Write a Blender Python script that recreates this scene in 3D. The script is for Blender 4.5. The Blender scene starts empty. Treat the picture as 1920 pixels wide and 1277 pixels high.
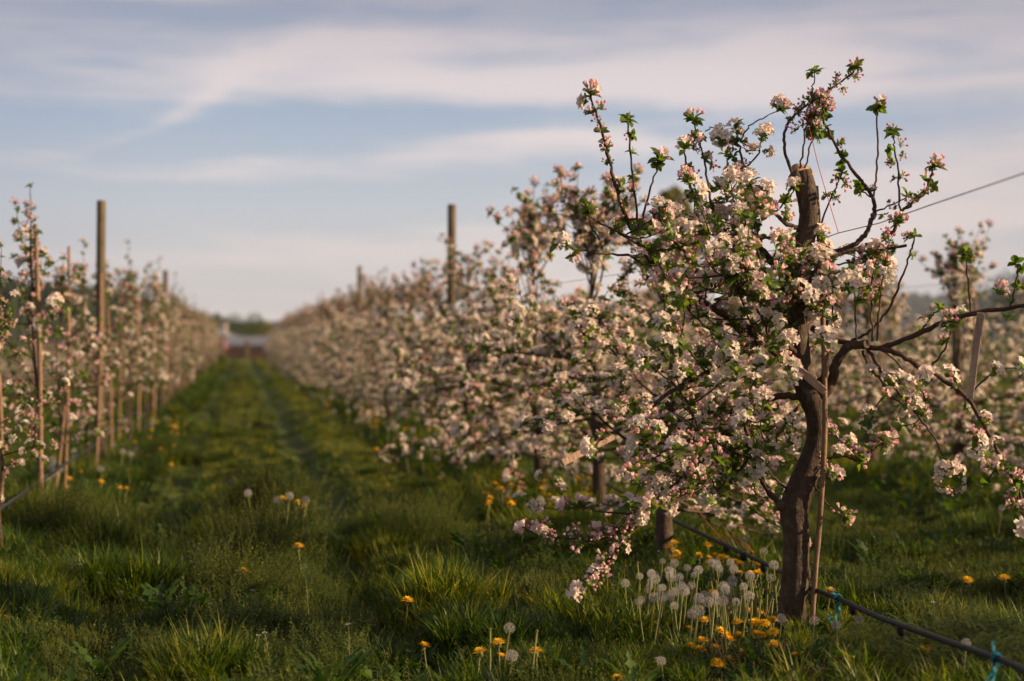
import bpy, math, random
import numpy as np
from mathutils import Vector, Matrix

R = math.radians
SC = bpy.context.scene
COL = SC.collection
rng = np.random.default_rng(11)
random.seed(11)

# ------------------------------------------------------------------ camera, sky, sun
YAW = R(10.83)                 # the camera looks this far to the right of the rows (rows run along +Y)
FPX = 2667.0                   # focal length in pixels of the 1920 px wide photograph (50 mm on 36 mm)
CAMZ = 1.0
HOR = 640.0
cam_d = bpy.data.cameras.new('camera'); cam = bpy.data.objects.new('camera', cam_d); COL.objects.link(cam)
cam_d.sensor_width = 36; cam_d.lens = 50; cam_d.clip_start = 0.05; cam_d.clip_end = 6000
cam.location = (0, 0, CAMZ); cam.rotation_euler = (R(90) - math.atan((638.5 - HOR) / FPX), 0, -YAW)
cam_d.dof.use_dof = True; cam_d.dof.focus_distance = 4.7; cam_d.dof.aperture_fstop = 1.9
SC.camera = cam

SUN_AZ, SUN_EL = R(108), R(23)   # clockwise from +Y, above the horizon
sun_d = bpy.data.lights.new('sun', 'SUN'); sun_d.energy = 5.0; sun_d.angle = R(0.6); sun_d.color = (1.0, 0.71, 0.43)
sun = bpy.data.objects.new('sun', sun_d); COL.objects.link(sun)
sdir = Vector((math.sin(SUN_AZ) * math.cos(SUN_EL), math.cos(SUN_AZ) * math.cos(SUN_EL), math.sin(SUN_EL)))
sun.rotation_euler = sdir.to_track_quat('Z', 'Y').to_euler()
sun.location = (20, 5, 10)

SC.view_settings.view_transform = 'Standard'; SC.view_settings.look = 'None'
SC.view_settings.exposure = 0.95; SC.view_settings.gamma = 1.0
SC.render.film_transparent = False
SC.cycles.max_bounces = 8; SC.cycles.transmission_bounces = 6; SC.cycles.diffuse_bounces = 3
SC.cycles.transparent_max_bounces = 8
SC.cycles.use_denoising = True

class NT:
    """small helper for writing node trees"""
    def __init__(s, tree):
        s.t = tree; tree.nodes.clear()
    def n(s, typ, ins=None, **kw):
        nd = s.t.nodes.new(typ)
        for k, v in kw.items(): setattr(nd, k, v)
        for k, v in (ins or {}).items():
            if isinstance(v, bpy.types.NodeSocket): s.t.links.new(v, nd.inputs[k])
            else: nd.inputs[k].default_value = v
        return nd
    def math(s, op, a, b=0.0, c=None, clamp=False):
        ins = {0: a, 1: b}
        if c is not None: ins[2] = c
        return s.n('ShaderNodeMath', ins, operation=op, use_clamp=clamp).outputs[0]
    def ramp(s, fac, stops, interp='LINEAR'):
        nd = s.n('ShaderNodeValToRGB', {0: fac}); cr = nd.color_ramp; cr.interpolation = interp
        while len(cr.elements) > 1: cr.elements.remove(cr.elements[-1])
        cr.elements[0].position = stops[0][0]; cr.elements[0].color = (*stops[0][1], 1)
        for p, c in stops[1:]:
            e = cr.elements.new(p); e.color = (*c, 1)
        return nd.outputs[0]
    def mix(s, f, a, b, blend='MIX'):
        nd = s.n('ShaderNodeMix', data_type='RGBA', blend_type=blend)
        for i, v in ((0, f), (6, a), (7, b)):
            if isinstance(v, bpy.types.NodeSocket): s.t.links.new(v, nd.inputs[i])
            elif i == 0: nd.inputs[0].default_value = v
            else: nd.inputs[i].default_value = (*v, 1) if len(v) == 3 else v
        return nd.outputs[2]

world = bpy.data.worlds.new('World'); SC.world = world; world.use_nodes = True
w = NT(world.node_tree)
sky = w.n('ShaderNodeTexSky', sky_type='NISHITA', sun_disc=False, sun_elevation=SUN_EL, sun_rotation=SUN_AZ,
          air_density=1.0, dust_density=1.5, ozone_density=2.0)
tc = w.n('ShaderNodeTexCoord')
sep = w.n('ShaderNodeSeparateXYZ', {0: tc.outputs['Generated']})
AZ = w.math('ARCTAN2', sep.outputs[0], sep.outputs[1]); EL = w.math('ARCSINE', sep.outputs[2])     # compass bearing and height of the direction
def sky_noise(rot, sx, sy, scale, detail, rough, dist, off):
    v = w.n('ShaderNodeCombineXYZ', {0: AZ, 1: EL, 2: 0.0}).outputs[0]
    mp = w.n('ShaderNodeMapping', {0: v, 1: off, 2: (0, 0, rot), 3: (sx, sy, 1)})
    return w.n('ShaderNodeTexNoise', {'Vector': mp.outputs[0], 'Scale': scale, 'Detail': detail, 'Roughness': rough, 'Distortion': dist}).outputs[0]
w1 = w.math('SUBTRACT', sky_noise(0, 1, 2.2, 3.5, 4, .5, .2, (3.3, 1.2, 0)), .5); w2 = w.math('SUBTRACT', sky_noise(0, 1, 2.2, 3.5, 4, .5, .2, (8.1, 5.2, 0)), .5)
AZw = w.math('ADD', AZ, w.math('MULTIPLY', w1, .20)); ELw = w.math('ADD', EL, w.math('MULTIPLY', w2, .085))
streak = sky_noise(R(-9), .55, 4.2, 5.0, 6, .58, .5, (1.4, 2.0, 0)); streak2 = sky_noise(R(-16), .4, 2.4, 3.2, 5, .5, .6, (5.7, .4, 0))
def band(px, py, hl, ht, slope, amp):
    """a long soft streak of cloud, given by the bearing and height it has in the sky"""
    a0 = YAW + math.atan((px - 960) / FPX); e0 = math.atan((HOR - py) / FPX); c, s_ = math.cos(R(slope)), math.sin(R(slope))
    da = w.math('SUBTRACT', AZw, a0); de = w.math('SUBTRACT', ELw, e0)
    u = w.math('ADD', w.math('MULTIPLY', da, c * FPX / hl), w.math('MULTIPLY', de, s_ * FPX / hl))
    v = w.math('ADD', w.math('MULTIPLY', da, -s_ * FPX / ht), w.math('MULTIPLY', de, c * FPX / ht))
    r2 = w.math('ADD', w.math('MULTIPLY', u, u), w.math('MULTIPLY', v, v))
    return w.math('MULTIPLY', w.math('EXPONENT', w.math('MULTIPLY', r2, -1.0)), amp)
BANDS = [(900, 155, 480, 44, 0, .55), (300, 80, 420, 30, 5, -.22), (330, 185, 230, 20, 24, .42), (620, 95, 420, 26, 6, .25), (1450, 120, 520, 60, 6, .45), (1750, 330, 460, 62, 12, .60), (1650, 450, 520, 46, 6, .40),
         (1010, 268, 240, 20, -2, .60), (330, 315, 330, 20, 3, .50), (250, 290, 300, 8, 1, .25), (680, 430, 330, 34, -5, .50), (560, 380, 260, 12, 4, .30), (150, 60, 420, 60, 8, .12), (500, 30, 500, 22, 4, -.25), (240, 400, 260, 20, -2, .18),
         (700, 225, 620, 40, -1, -.55), (1500, 235, 340, 34, 12, -.35), (330, 255, 420, 34, 6, -.18), (900, 340, 560, 36, 0, -.28), (900, -60, 900, 70, 0, -.25)]
cm = None
for b_ in BANDS:
    o_ = band(*b_); cm = o_ if cm is None else w.math('ADD', cm, o_)
lowz = w.n('ShaderNodeMapRange', {0: EL, 1: 0.0, 2: 0.10, 3: 0.45, 4: 0.0}, interpolation_type='SMOOTHSTEP').outputs[0]
elev = w.n('ShaderNodeMapRange', {0: EL, 1: 0.14, 2: 0.27, 3: 0.0, 4: 0.45}).outputs[0]
cm = w.math('ADD', w.math('ADD', cm, lowz), elev)
streak3 = sky_noise(R(-6), .7, 9.0, 6.0, 7, .62, .8, (2.2, 7.1, 0))
cm = w.math('ADD', cm, w.math('MULTIPLY', w.math('SUBTRACT', streak3, .5), 1.1))
cm = w.math('ADD', cm, w.math('MULTIPLY', w.math('SUBTRACT', streak, .5), 2.0)); cm = w.math('ADD', cm, w.math('MULTIPLY', w.math('SUBTRACT', streak2, .5), 1.5))
mask = w.n('ShaderNodeMapRange', {0: cm, 1: -0.28, 2: 0.75, 3: 0.0, 4: 1.0}, interpolation_type='SMOOTHSTEP').outputs[0]
hi = w.n('ShaderNodeMapRange', {0: EL, 1: 0.0, 2: 0.26, 3: 0.0, 4: 1.0}).outputs[0]
ccol = w.ramp(hi, [(0.0, (7.0, 6.1, 5.8)), (0.3, (7.1, 6.3, 6.1)), (0.7, (6.3, 5.7, 5.85)), (1.0, (4.0, 3.6, 4.1))])
blue = w.ramp(hi, [(0.0, (6.2, 5.6, 5.4)), (0.35, (4.9, 5.1, 5.6)), (0.6, (3.4, 4.1, 5.2)), (1.0, (2.5, 2.6, 3.4))])
side = w.n('ShaderNodeMapRange', {0: w.math('ABSOLUTE', w.math('SUBTRACT', AZ, YAW - .04)), 1: .16, 2: .42, 3: 0.0, 4: .34}, interpolation_type='SMOOTHSTEP').outputs[0]
ccol = w.mix(side, ccol, (3.2, 2.9, 3.3)); blue = w.mix(side, blue, (2.2, 2.4, 3.4))
skyc = w.mix(0.85, w.n('ShaderNodeVectorMath', {0: sky.outputs[0], 1: (1.2, 1.2, 1.2)}, operation='MULTIPLY').outputs[0], blue)
allc = w.mix(mask, skyc, ccol)
bg = w.n('ShaderNodeBackground', {0: allc, 1: 0.061})
w.n('ShaderNodeOutputWorld', {0: bg.outputs[0]})

# ------------------------------------------------------------------ helpers
CY, SY = math.cos(YAW), math.sin(YAW)
def at(px, py, d):
    """photo pixel + distance along the view axis -> world point"""
    cx = (px - 960) / FPX * d; cz = (HOR - py) / FPX * d
    return Vector((cx * CY + d * SY, d * CY - cx * SY, CAMZ + cz))
def atz(px, py, z):
    """photo pixel on the horizontal plane at height z (below eye level)"""
    return at(px, py, (CAMZ - z) * FPX / (py - HOR))
def proj(p):
    d = p[0] * SY + p[1] * CY; cx = p[0] * CY - p[1] * SY
    return 960 + FPX * cx / d, HOR - FPX * (p[2] - CAMZ) / d, d
def row_y(px, X):
    """where along the row at this X the photo column px falls"""
    return X / math.tan(math.atan((px - 960) / FPX) + YAW)

def tag(o, label=None, cat=None, group=None, kind=None):
    if label: o['label'] = label
    if cat: o['category'] = cat
    if group: o['group'] = group
    if kind: o['kind'] = kind
    return o
def empty(name, loc, rz=0.0):
    o = bpy.data.objects.new(name, None); o.empty_display_size = 0.1
    o.location = loc; o.rotation_euler = (0, 0, rz); COL.objects.link(o); return o

class Geo:
    """proto or accumulator: vertices, faces (flat loops + totals), per-vertex tint/var, face material"""
    def __init__(s): s.V = []; s.L = []; s.T = []; s.M = []; s.A = []; s.B = []; s.n = 0
    def add(s, V, F, m=0, tint=0.0, var=0.0):
        V = np.asarray(V, float).reshape(-1, 3)
        if isinstance(F, np.ndarray):
            s.L.append((F + s.n).ravel().astype(np.int32)); s.T.append(np.full(len(F), F.shape[1], np.int32)); nf = len(F)
        else:
            s.L.append(np.array([i + s.n for f in F for i in f], np.int32)); s.T.append(np.array([len(f) for f in F], np.int32)); nf = len(F)
        s.M.append(np.full(nf, m, np.int32)); s.V.append(V)
        s.A.append(np.broadcast_to(np.asarray(tint, float), (len(V),)).copy())
        s.B.append(np.broadcast_to(np.asarray(var, float), (len(V),)).copy())
        s.n += len(V)
    def pack(s):
        if len(s.V) > 1 or not s.V:
            if not s.V: s.add(np.zeros((3, 3)), np.array([[0, 1, 2]]))
            s.V = [np.concatenate(s.V)]; s.L = [np.concatenate(s.L)]; s.T = [np.concatenate(s.T)]; s.M = [np.concatenate(s.M)]
            s.A = [np.concatenate(s.A)]; s.B = [np.concatenate(s.B)]
        return s
    def stamp(s, proto, mats, locs, var=None, tint=None):
        """many copies of a proto, mats (N,3,3), locs (N,3)"""
        N = len(locs)
        if N == 0: return
        p = proto.pack(); V0, L0, T0, M0, A0, B0 = p.V[0], p.L[0], p.T[0], p.M[0], p.A[0], p.B[0]
        V = np.einsum('nij,vj->nvi', mats, V0) + np.asarray(locs)[:, None, :]
        s.V.append(V.reshape(-1, 3))
        s.L.append((L0[None, :] + (np.arange(N) * len(V0))[:, None] + s.n).ravel().astype(np.int32))
        s.T.append(np.tile(T0, N)); s.M.append(np.tile(M0, N))
        s.A.append((A0[None, :] + (0 if tint is None else np.asarray(tint)[:, None])).ravel() if tint is not None else np.tile(A0, N))
        s.B.append((np.tile(B0, N).reshape(N, -1) * 0.5 + (np.zeros((N, 1)) if var is None else np.asarray(var)[:, None])).ravel())
        s.n += N * len(V0)
    def mesh(s, name, mats, smooth=True):
        s.pack(); me = bpy.data.meshes.new(name)
        V, L, T, M = s.V[0], s.L[0], s.T[0], s.M[0]
        me.vertices.add(len(V)); me.vertices.foreach_set('co', V.astype(np.float32).ravel())
        me.loops.add(len(L)); me.loops.foreach_set('vertex_index', L)
        me.polygons.add(len(T)); st = np.concatenate([[0], np.cumsum(T)[:-1]]).astype(np.int32)
        me.polygons.foreach_set('loop_start', st); me.polygons.foreach_set('loop_total', T)
        me.polygons.foreach_set('material_index', M)
        me.polygons.foreach_set('use_smooth', np.full(len(T), smooth))
        for nm, arr in (('tint', s.A[0]), ('var', s.B[0])):
            at_ = me.attributes.new(nm, 'FLOAT', 'POINT'); at_.data.foreach_set('value', arr.astype(np.float32))
        for m in (mats if isinstance(mats, (list, tuple)) else [mats]): me.materials.append(m)
        me.update(calc_edges=True)
        return me
    def build(s, name, mats, parent=None, loc=None, smooth=True):
        o = bpy.data.objects.new(name, s.mesh(name, mats, smooth)); COL.objects.link(o)
        if parent is not None: o.parent = parent
        if loc is not None: o.location = loc
        return o

def copy_tree(o, parent=None):
    c = o.copy(); COL.objects.link(c); c.parent = parent
    for ch in o.children: copy_tree(ch, c)
    return c

def catmull(P, n=6):
    P = np.asarray(P, float)
    if len(P) < 3: 
        t = np.linspace(0, 1, n + 1)[:, None]; return P[0] * (1 - t) + P[-1] * t
    Q = np.vstack([2 * P[0] - P[1], P, 2 * P[-1] - P[-2]]); out = []
    for i in range(1, len(Q) - 2):
        p0, p1, p2, p3 = Q[i - 1], Q[i], Q[i + 1], Q[i + 2]
        for k in range(n):
            t = k / n
            out.append(0.5 * ((2 * p1) + (-p0 + p2) * t + (2 * p0 - 5 * p1 + 4 * p2 - p3) * t * t + (-p0 + 3 * p1 - 3 * p2 + p3) * t ** 3))
    out.append(P[-1]); return np.array(out)

def tube(g, P, rad, sides=6, m=0, tint=0.0, var=0.0, cap=True, lump=0.0):
    P = np.asarray(P, float); n = len(P)
    rad = np.broadcast_to(np.asarray(rad, float), (n,))
    T = np.gradient(P, axis=0); T /= np.linalg.norm(T, axis=1)[:, None] + 1e-9
    ref = np.array([0, 0, 1.0]) if abs(T[0][2]) < 0.9 else np.array([1.0, 0, 0])
    N = np.zeros_like(P); v = np.cross(T[0], ref); v /= np.linalg.norm(v); N[0] = v
    for i in range(1, n):
        v = N[i - 1] - T[i] * np.dot(N[i - 1], T[i]); N[i] = v / (np.linalg.norm(v) + 1e-9)
    B = np.cross(T, N)
    a = np.linspace(0, 2 * math.pi, sides, endpoint=False)
    rr = rad[:, None] * (1 + (lump * rng.normal(size=(n, sides)) if lump else 0))
    V = P[:, None, :] + rr[..., None] * (np.cos(a)[None, :, None] * N[:, None, :] + np.sin(a)[None, :, None] * B[:, None, :])
    idx = np.arange(n * sides).reshape(n, sides); nx = np.roll(idx, -1, axis=1)
    F = np.stack([idx[:-1], nx[:-1], nx[1:], idx[1:]], -1).reshape(-1, 4)
    g.add(V.reshape(-1, 3), F, m, tint, var)
    if cap:
        e = V[-1]; g.add(np.vstack([e, e.mean(0)]), np.array([[i, (i + 1) % sides, sides] for i in range(sides)]), m, tint, var)
        e = V[0]; g.add(np.vstack([e, e.mean(0)]), np.array([[(i + 1) % sides, i, sides] for i in range(sides)]), m, tint, var)

def frames(dirs, spin, scale):
    """rotation matrices whose local Z is dirs"""
    Z = np.asarray(dirs, float); Z = Z / (np.linalg.norm(Z, axis=1)[:, None] + 1e-9)
    ref = np.where(np.abs(Z[:, 2:3]) < 0.95, np.array([[0, 0, 1.0]]), np.array([[1.0, 0, 0]]))
    X = np.cross(ref, Z); X /= np.linalg.norm(X, axis=1)[:, None]; Y = np.cross(Z, X)
    c, s = np.cos(spin)[:, None], np.sin(spin)[:, None]
    X2 = X * c + Y * s; Y2 = -X * s + Y * c
    return np.stack([X2, Y2, Z], -1) * np.asarray(scale)[:, None, None]

def box(g, c, sz, m=0, rot=None, bev=0.0):
    x, y, z = [v / 2 for v in sz]
    if bev <= 0:
        V = np.array([[sx * x, sy * y, sz_ * z] for sz_ in (-1, 1) for sy in (-1, 1) for sx in (-1, 1)])
        F = np.array([[0, 2, 3, 1], [4, 5, 7, 6], [0, 1, 5, 4], [2, 6, 7, 3], [0, 4, 6, 2], [1, 3, 7, 5]])
        if rot is not None: V = V @ np.asarray(rot).T
        g.add(V + np.asarray(c), F, m); return
    # chamfered prism along z: octagonal section with chamfered ends
    b = bev
    sec = np.array([[x - b, -y], [x, -y + b], [x, y - b], [x - b, y], [-x + b, y], [-x, y - b], [-x, -y + b], [-x + b, -y]])
    rings = []
    for zz_, k in ((-z, (x - b) / x), (-z + b, 1), (z - b, 1), (z, (x - b) / x)):
        rings.append(np.column_stack([sec * (k if k == 1 else np.array([(x - b) / x, (y - b) / y])), np.full(8, zz_)]))
    V = np.vstack(rings); F = []
    for r_ in range(3):
        for i in range(8): F.append([r_ * 8 + i, r_ * 8 + (i + 1) % 8, (r_ + 1) * 8 + (i + 1) % 8, (r_ + 1) * 8 + i])
    F.append(list(range(7, -1, -1))); F.append(list(range(24, 32)))
    if rot is not None: V = V @ np.asarray(rot).T
    g.add(V + np.asarray(c), F, m)

def hash2(x, y, s=0.0):
    return np.modf(np.abs(np.sin(x * 12.9898 + y * 78.233 + s * 37.7) * 43758.5453))[0]
def vnoise(x, y, s=0.0):
    x = np.asarray(x, float); y = np.asarray(y, float)
    xi, yi = np.floor(x), np.floor(y); xf, yf = x - xi, y - yi
    u, v = xf * xf * (3 - 2 * xf), yf * yf * (3 - 2 * yf)
    return (hash2(xi, yi, s) * (1 - u) + hash2(xi + 1, yi, s) * u) * (1 - v) + (hash2(xi, yi + 1, s) * (1 - u) + hash2(xi + 1, yi + 1, s) * u) * v

# ------------------------------------------------------------------ materials
def mat(name):
    m = bpy.data.materials.new(name); m.use_nodes = True; return m, NT(m.node_tree)
def finish(n, shader, disp=None):
    o = n.n('ShaderNodeOutputMaterial'); n.t.links.new(shader, o.inputs[0])
def attr(n, name): return n.n('ShaderNodeAttribute', attribute_name=name).outputs['Fac']

def thin_mat(name, colfun, trans=0.5, rough=0.6, spec=0.2, tcol=(1, 1, 1)):
    """thin leaf or petal: diffuse reflection plus light coming through"""
    m, n = mat(name); c = colfun(n)
    p = n.n('ShaderNodeBsdfPrincipled', {'Base Color': c, 'Roughness': rough, 'Specular IOR Level': spec})
    t = n.n('ShaderNodeBsdfTranslucent', {0: n.mix(1.0, c, tcol, 'MULTIPLY')})
    mx = n.n('ShaderNodeMixShader', {0: trans, 1: p.outputs[0], 2: t.outputs[0]})
    finish(n, mx.outputs[0]); return m

M = {}
def petal_col(n):
    base = n.ramp(attr(n, 'tint'), [(0.0, (0.90, 0.86, 0.80)), (0.35, (0.86, 0.72, 0.70)), (0.7, (0.78, 0.40, 0.48)), (1.0, (0.62, 0.16, 0.28))])
    v = n.ramp(attr(n, 'var'), [(0.0, (0.90, 0.88, 0.88)), (0.5, (1, 0.99, 0.97)), (1.0, (1.0, 0.88, 0.85))])
    return n.mix(1.0, base, v, 'MULTIPLY')
M['petal'] = thin_mat('petal', petal_col, 0.55, 0.55, 0.2, (1, 0.95, 0.93))
M['stamen'] = thin_mat('stamen', lambda n: n.ramp(attr(n, 'var'), [(0, (0.62, 0.55, 0.20)), (1, (0.75, 0.66, 0.35))]), 0.3)
def leaf_col(n):
    base = n.ramp(attr(n, 'var'), [(0.0, (0.045, 0.090, 0.016)), (0.5, (0.085, 0.140, 0.022)), (1.0, (0.16, 0.20, 0.04))])
    return n.mix(n.math('MULTIPLY', attr(n, 'tint'), 0.5), base, (0.18, 0.20, 0.08))
M['leaf'] = thin_mat('leaf', leaf_col, 0.5, 0.42, 0.45, (1.7, 1.75, 0.5))
def bark(name, a, b, scale, lift=0.6):
    m, n = mat(name); tcn = n.n('ShaderNodeTexCoord')
    mp = n.n('ShaderNodeMapping', {0: tcn.outputs['Object'], 3: (1, 1, 0.35)})
    n1 = n.n('ShaderNodeTexNoise', {'Vector': mp.outputs[0], 'Scale': scale, 'Detail': 6, 'Roughness': 0.65}).outputs[0]
    n2 = n.n('ShaderNodeTexNoise', {'Vector': tcn.outputs['Object'], 'Scale': scale * 0.22, 'Detail': 3}).outputs[0]
    mp3 = n.n('ShaderNodeMapping', {0: tcn.outputs['Object'], 3: (0.6, 0.6, 5.0)})
    n3 = n.n('ShaderNodeTexNoise', {'Vector': mp3.outputs[0], 'Scale': scale * 0.35, 'Detail': 2}).outputs[0]
    c = n.ramp(n1, [(0.3, a), (0.68, b)])
    c = n.mix(n.n('ShaderNodeMapRange', {0: n2, 1: 0.45, 2: 0.7, 3: 0.0, 4: lift}).outputs[0], c, tuple(v * 1.5 for v in b))
    if name == 'bark':
        n4 = n.n('ShaderNodeTexNoise', {'Vector': tcn.outputs['Object'], 'Scale': 17, 'Detail': 5, 'Roughness': .7}).outputs[0]
        c = n.mix(n.n('ShaderNodeMapRange', {0: n4, 1: 0.54, 2: 0.64, 3: 0.0, 4: 0.75}).outputs[0], c, (0.115, 0.105, 0.070))
        c = n.mix(n.n('ShaderNodeMapRange', {0: n3, 1: 0.62, 2: 0.72, 3: 0.0, 4: 0.22}).outputs[0], c, (0.012, 0.008, 0.006))
    bmp = n.n('ShaderNodeBump', {'Strength': 1.0, 'Distance': 0.010, 'Height': n.math('ADD', n1, n.math('MULTIPLY', n3, 0.3))})
    p = n.n('ShaderNodeBsdfPrincipled', {'Base Color': c, 'Roughness': 0.8, 'Specular IOR Level': 0.3, 'Normal': bmp.outputs[0]})
    finish(n, p.outputs[0]); return m
M['bark'] = bark('bark', (0.022, 0.014, 0.009), (0.075, 0.046, 0.030), 60)
M['twig'] = bark('twig', (0.035, 0.020, 0.016), (0.095, 0.055, 0.040), 90, 0.3)
M['cut_wood'] = bark('cut_wood', (0.22, 0.13, 0.08), (0.40, 0.27, 0.17), 50, 0.2)
M['post'] = bark('post_wood', (0.055, 0.042, 0.024), (0.13, 0.10, 0.058), 22, 0.3)
M['cane'] = bark('cane', (0.13, 0.078, 0.046), (0.25, 0.155, 0.095), 35, 0.3)
M['board'] = bark('board_wood', (0.24, 0.15, 0.105), (0.38, 0.26, 0.19), 40, 0.3)
def plain(name, col, rough=0.5, spec=0.4, noise=0.25, scale=30, metal=0.0):
    m, n = mat(name); tcn = n.n('ShaderNodeTexCoord')
    nz = n.n('ShaderNodeTexNoise', {'Vector': tcn.outputs['Object'], 'Scale': scale, 'Detail': 4}).outputs[0]
    c = n.ramp(nz, [(0.3, tuple(v * (1 - noise) for v in col)), (0.7, tuple(min(1, v * (1 + noise)) for v in col))])
    p = n.n('ShaderNodeBsdfPrincipled', {'Base Color': c, 'Roughness': rough, 'Specular IOR Level': spec, 'Metallic': metal})
    finish(n, p.outputs[0]); return m
M['pipe'] = plain('black_pipe', (0.014, 0.014, 0.016), 0.5, 0.3)
M['wire'] = plain('steel_wire', (0.16, 0.14, 0.13), 0.5, 0.5, metal=0.4)
M['red_twine'] = plain('red_twine', (0.42, 0.07, 0.03), 0.7)
M['blue_tape'] = thin_mat('blue_tape', lambda n: n.ramp(attr(n, 'var'), [(0, (0.01, 0.12, 0.20)), (1, (0.015, 0.19, 0.29))]), 0.3, 0.7, 0.2)
M['yellow'] = thin_mat('dandelion_yellow', lambda n: n.ramp(attr(n, 'tint'), [(0, (0.86, 0.43, 0.006)), (1, (0.93, 0.64, 0.02))]), 0.3, 0.6)
M['stem'] = thin_mat('dandelion_stem', lambda n: n.ramp(attr(n, 'tint'), [(0, (0.22, 0.13, 0.07)), (0.5, (0.20, 0.22, 0.07)), (1, (0.30, 0.32, 0.12))]), 0.25, 0.4, 0.4)
M['pappus'] = thin_mat('pappus', lambda n: n.ramp(attr(n, 'tint'), [(0, (0.20, 0.13, 0.09)), (0.25, (0.42, 0.39, 0.36)), (1, (0.60, 0.57, 0.54))]), 0.45, 0.5)
def grass_col(n):
    geo = n.n('ShaderNodeNewGeometry'); oi = n.n('ShaderNodeObjectInfo')
    pn = n.n('ShaderNodeTexNoise', {'Vector': oi.outputs['Location'], 'Scale': 1.7, 'Detail': 3}).outputs[0]
    f = n.math('ADD', n.math('MULTIPLY', attr(n, 'var'), 0.7), n.math('ADD', n.math('MULTIPLY', oi.outputs['Random'], 0.35), n.math('MULTIPLY', n.math('SUBTRACT', pn, 0.5), 1.3)), clamp=True)
    return n.mix(n.math('MULTIPLY', attr(n, 'tint'), .7), n.ramp(f, [(0.0, (0.007, 0.022, 0.003)), (0.4, (0.022, 0.058, 0.005)), (0.72, (0.10, 0.155, 0.010)), (1.0, (0.30, 0.27, 0.03))]), (0.27, 0.27, 0.035))  # tint blends in the pale lane colour that stands for sunlight on turf
M['grass'] = thin_mat('grass', grass_col, 0.5, 0.45, 0.3, (1.5, 1.4, 0.4))
def herb_col(n):
    oi = n.n('ShaderNodeObjectInfo')
    f = n.math('ADD', n.math('MULTIPLY', attr(n, 'var'), 0.6), n.math('MULTIPLY', oi.outputs['Random'], 0.4), clamp=True)
    c = n.ramp(f, [(0.0, (0.012, 0.036, 0.006)), (0.6, (0.052, 0.105, 0.014)), (1.0, (0.22, 0.26, 0.045))])
    return n.mix(attr(n, 'tint'), c, (0.26, 0.22, 0.055))
M['herb'] = thin_mat('herb', herb_col, 0.5, 0.5, 0.3, (1.5, 1.45, 0.5))
M['dry'] = thin_mat('dry_stalk', lambda n: n.ramp(attr(n, 'var'), [(0, (0.16, 0.10, 0.06)), (1, (0.36, 0.26, 0.16))]), 0.25, 0.7)

# ------------------------------------------------------------------ ground
ROWR, ROWL, ROW3, ROW4, ROWL2 = 1.80, -1.04, 4.65, 7.5, -3.9
ROWS = (ROWR, ROWL, ROW3, ROW4, ROWL2)
# mounds: (photo px, py, radius m, kinds, scale)
MO = []
for px, py, rad, kinds, sc in [(60, 1000, .22, (16, 18, 8), 1.0), (150, 1010, .25, (16, 17, 8), .95), (235, 1020, .22, (18, 16, 4), .95), (230, 1080, .26, (4, 3, 5), 1.0), (300, 1030, .18, (17, 8, 7), .8), (60, 1090, .30, (4, 1, 7), .8), (20, 1150, .2, (1, 4, 6), .8),
        (150, 1190, .26, (9, 9, 10, 10), 1.15), (240, 1215, .16, (10, 9, 8), .9), (330, 1100, .14, (9, 10), .9), (420, 1000, .16, (5, 18, 16), .8), (480, 985, .20, (16, 17, 16), 1.1), (550, 990, .20, (16, 17, 8), 1.1), (500, 1050, .25, (16, 8, 17), .95), (440, 1090, .25, (6, 7, 8, 16), .9),
        (560, 1100, .22, (8, 16, 7), .8), (470, 1170, .25, (7, 8, 1, 6), .95), (600, 1220, .25, (7, 8, 6), .9), (400, 1240, .2, (4, 1, 5), .75), (640, 1150, .15, (8, 7), .9), (1020, 1110, .20, (10, 9, 10), 1.5), (1060, 1090, .12, (9, 10), 1.2), (830, 1120, .20, (3, 5, 4), .95), (850, 1180, .14, (4, 5), .8),
        (700, 980, .22, (16, 8, 7), .75), (790, 1000, .24, (8, 16, 6), .8), (900, 960, .3, (8, 7, 16), .75), (960, 1180, .25, (4, 1, 0), .85), (730, 1060, .2, (7, 8, 3), .85),
        (1130, 1170, .25, (4, 1, 5), .7), (1190, 1240, .2, (4, 6, 3), .7), (860, 1250, .14, (3, 4), .85), (300, 940, .30, (10, 9, 0), .9), (380, 960, .2, (9, 10, 1), .9), (1300, 1090, .22, (11, 12, 15, 0), .9), (1400, 1150, .25, (11, 12, 15, 15, 6), .9),
        (1420, 1240, .3, (11, 12, 6, 15, 7), .8), (1560, 1240, .25, (11, 6, 15, 7), .85), (1680, 1200, .26, (13, 14, 0, 1, 7), .62), (1620, 1120, .14, (3, 13, 18), .6), (1800, 1200, .25, (13, 14, 0, 6), .62), (1880, 1240, .2, (14, 13, 4), .6),
        (1760, 1150, .2, (18, 13, 5), .55), (1700, 1240, .25, (7, 6, 14), .8), (1300, 1010, .2, (3, 5, 11), .7), (1100, 960, .5, (11, 12, 3, 5), 1.0), (950, 930, .4, (11, 8, 3), 1.0), (330, 850, .4, (8, 3, 7, 16), .9), (250, 880, .3, (16, 4, 11), .7), (140, 900, .4, (11, 3, 7, 16), .8)]:
    p = atz(px, py, .06); MO.append((p.x, p.y, rad, kinds, sc))
def bump(x, c, s): return np.exp(-((x - c) / s) ** 2)
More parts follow.
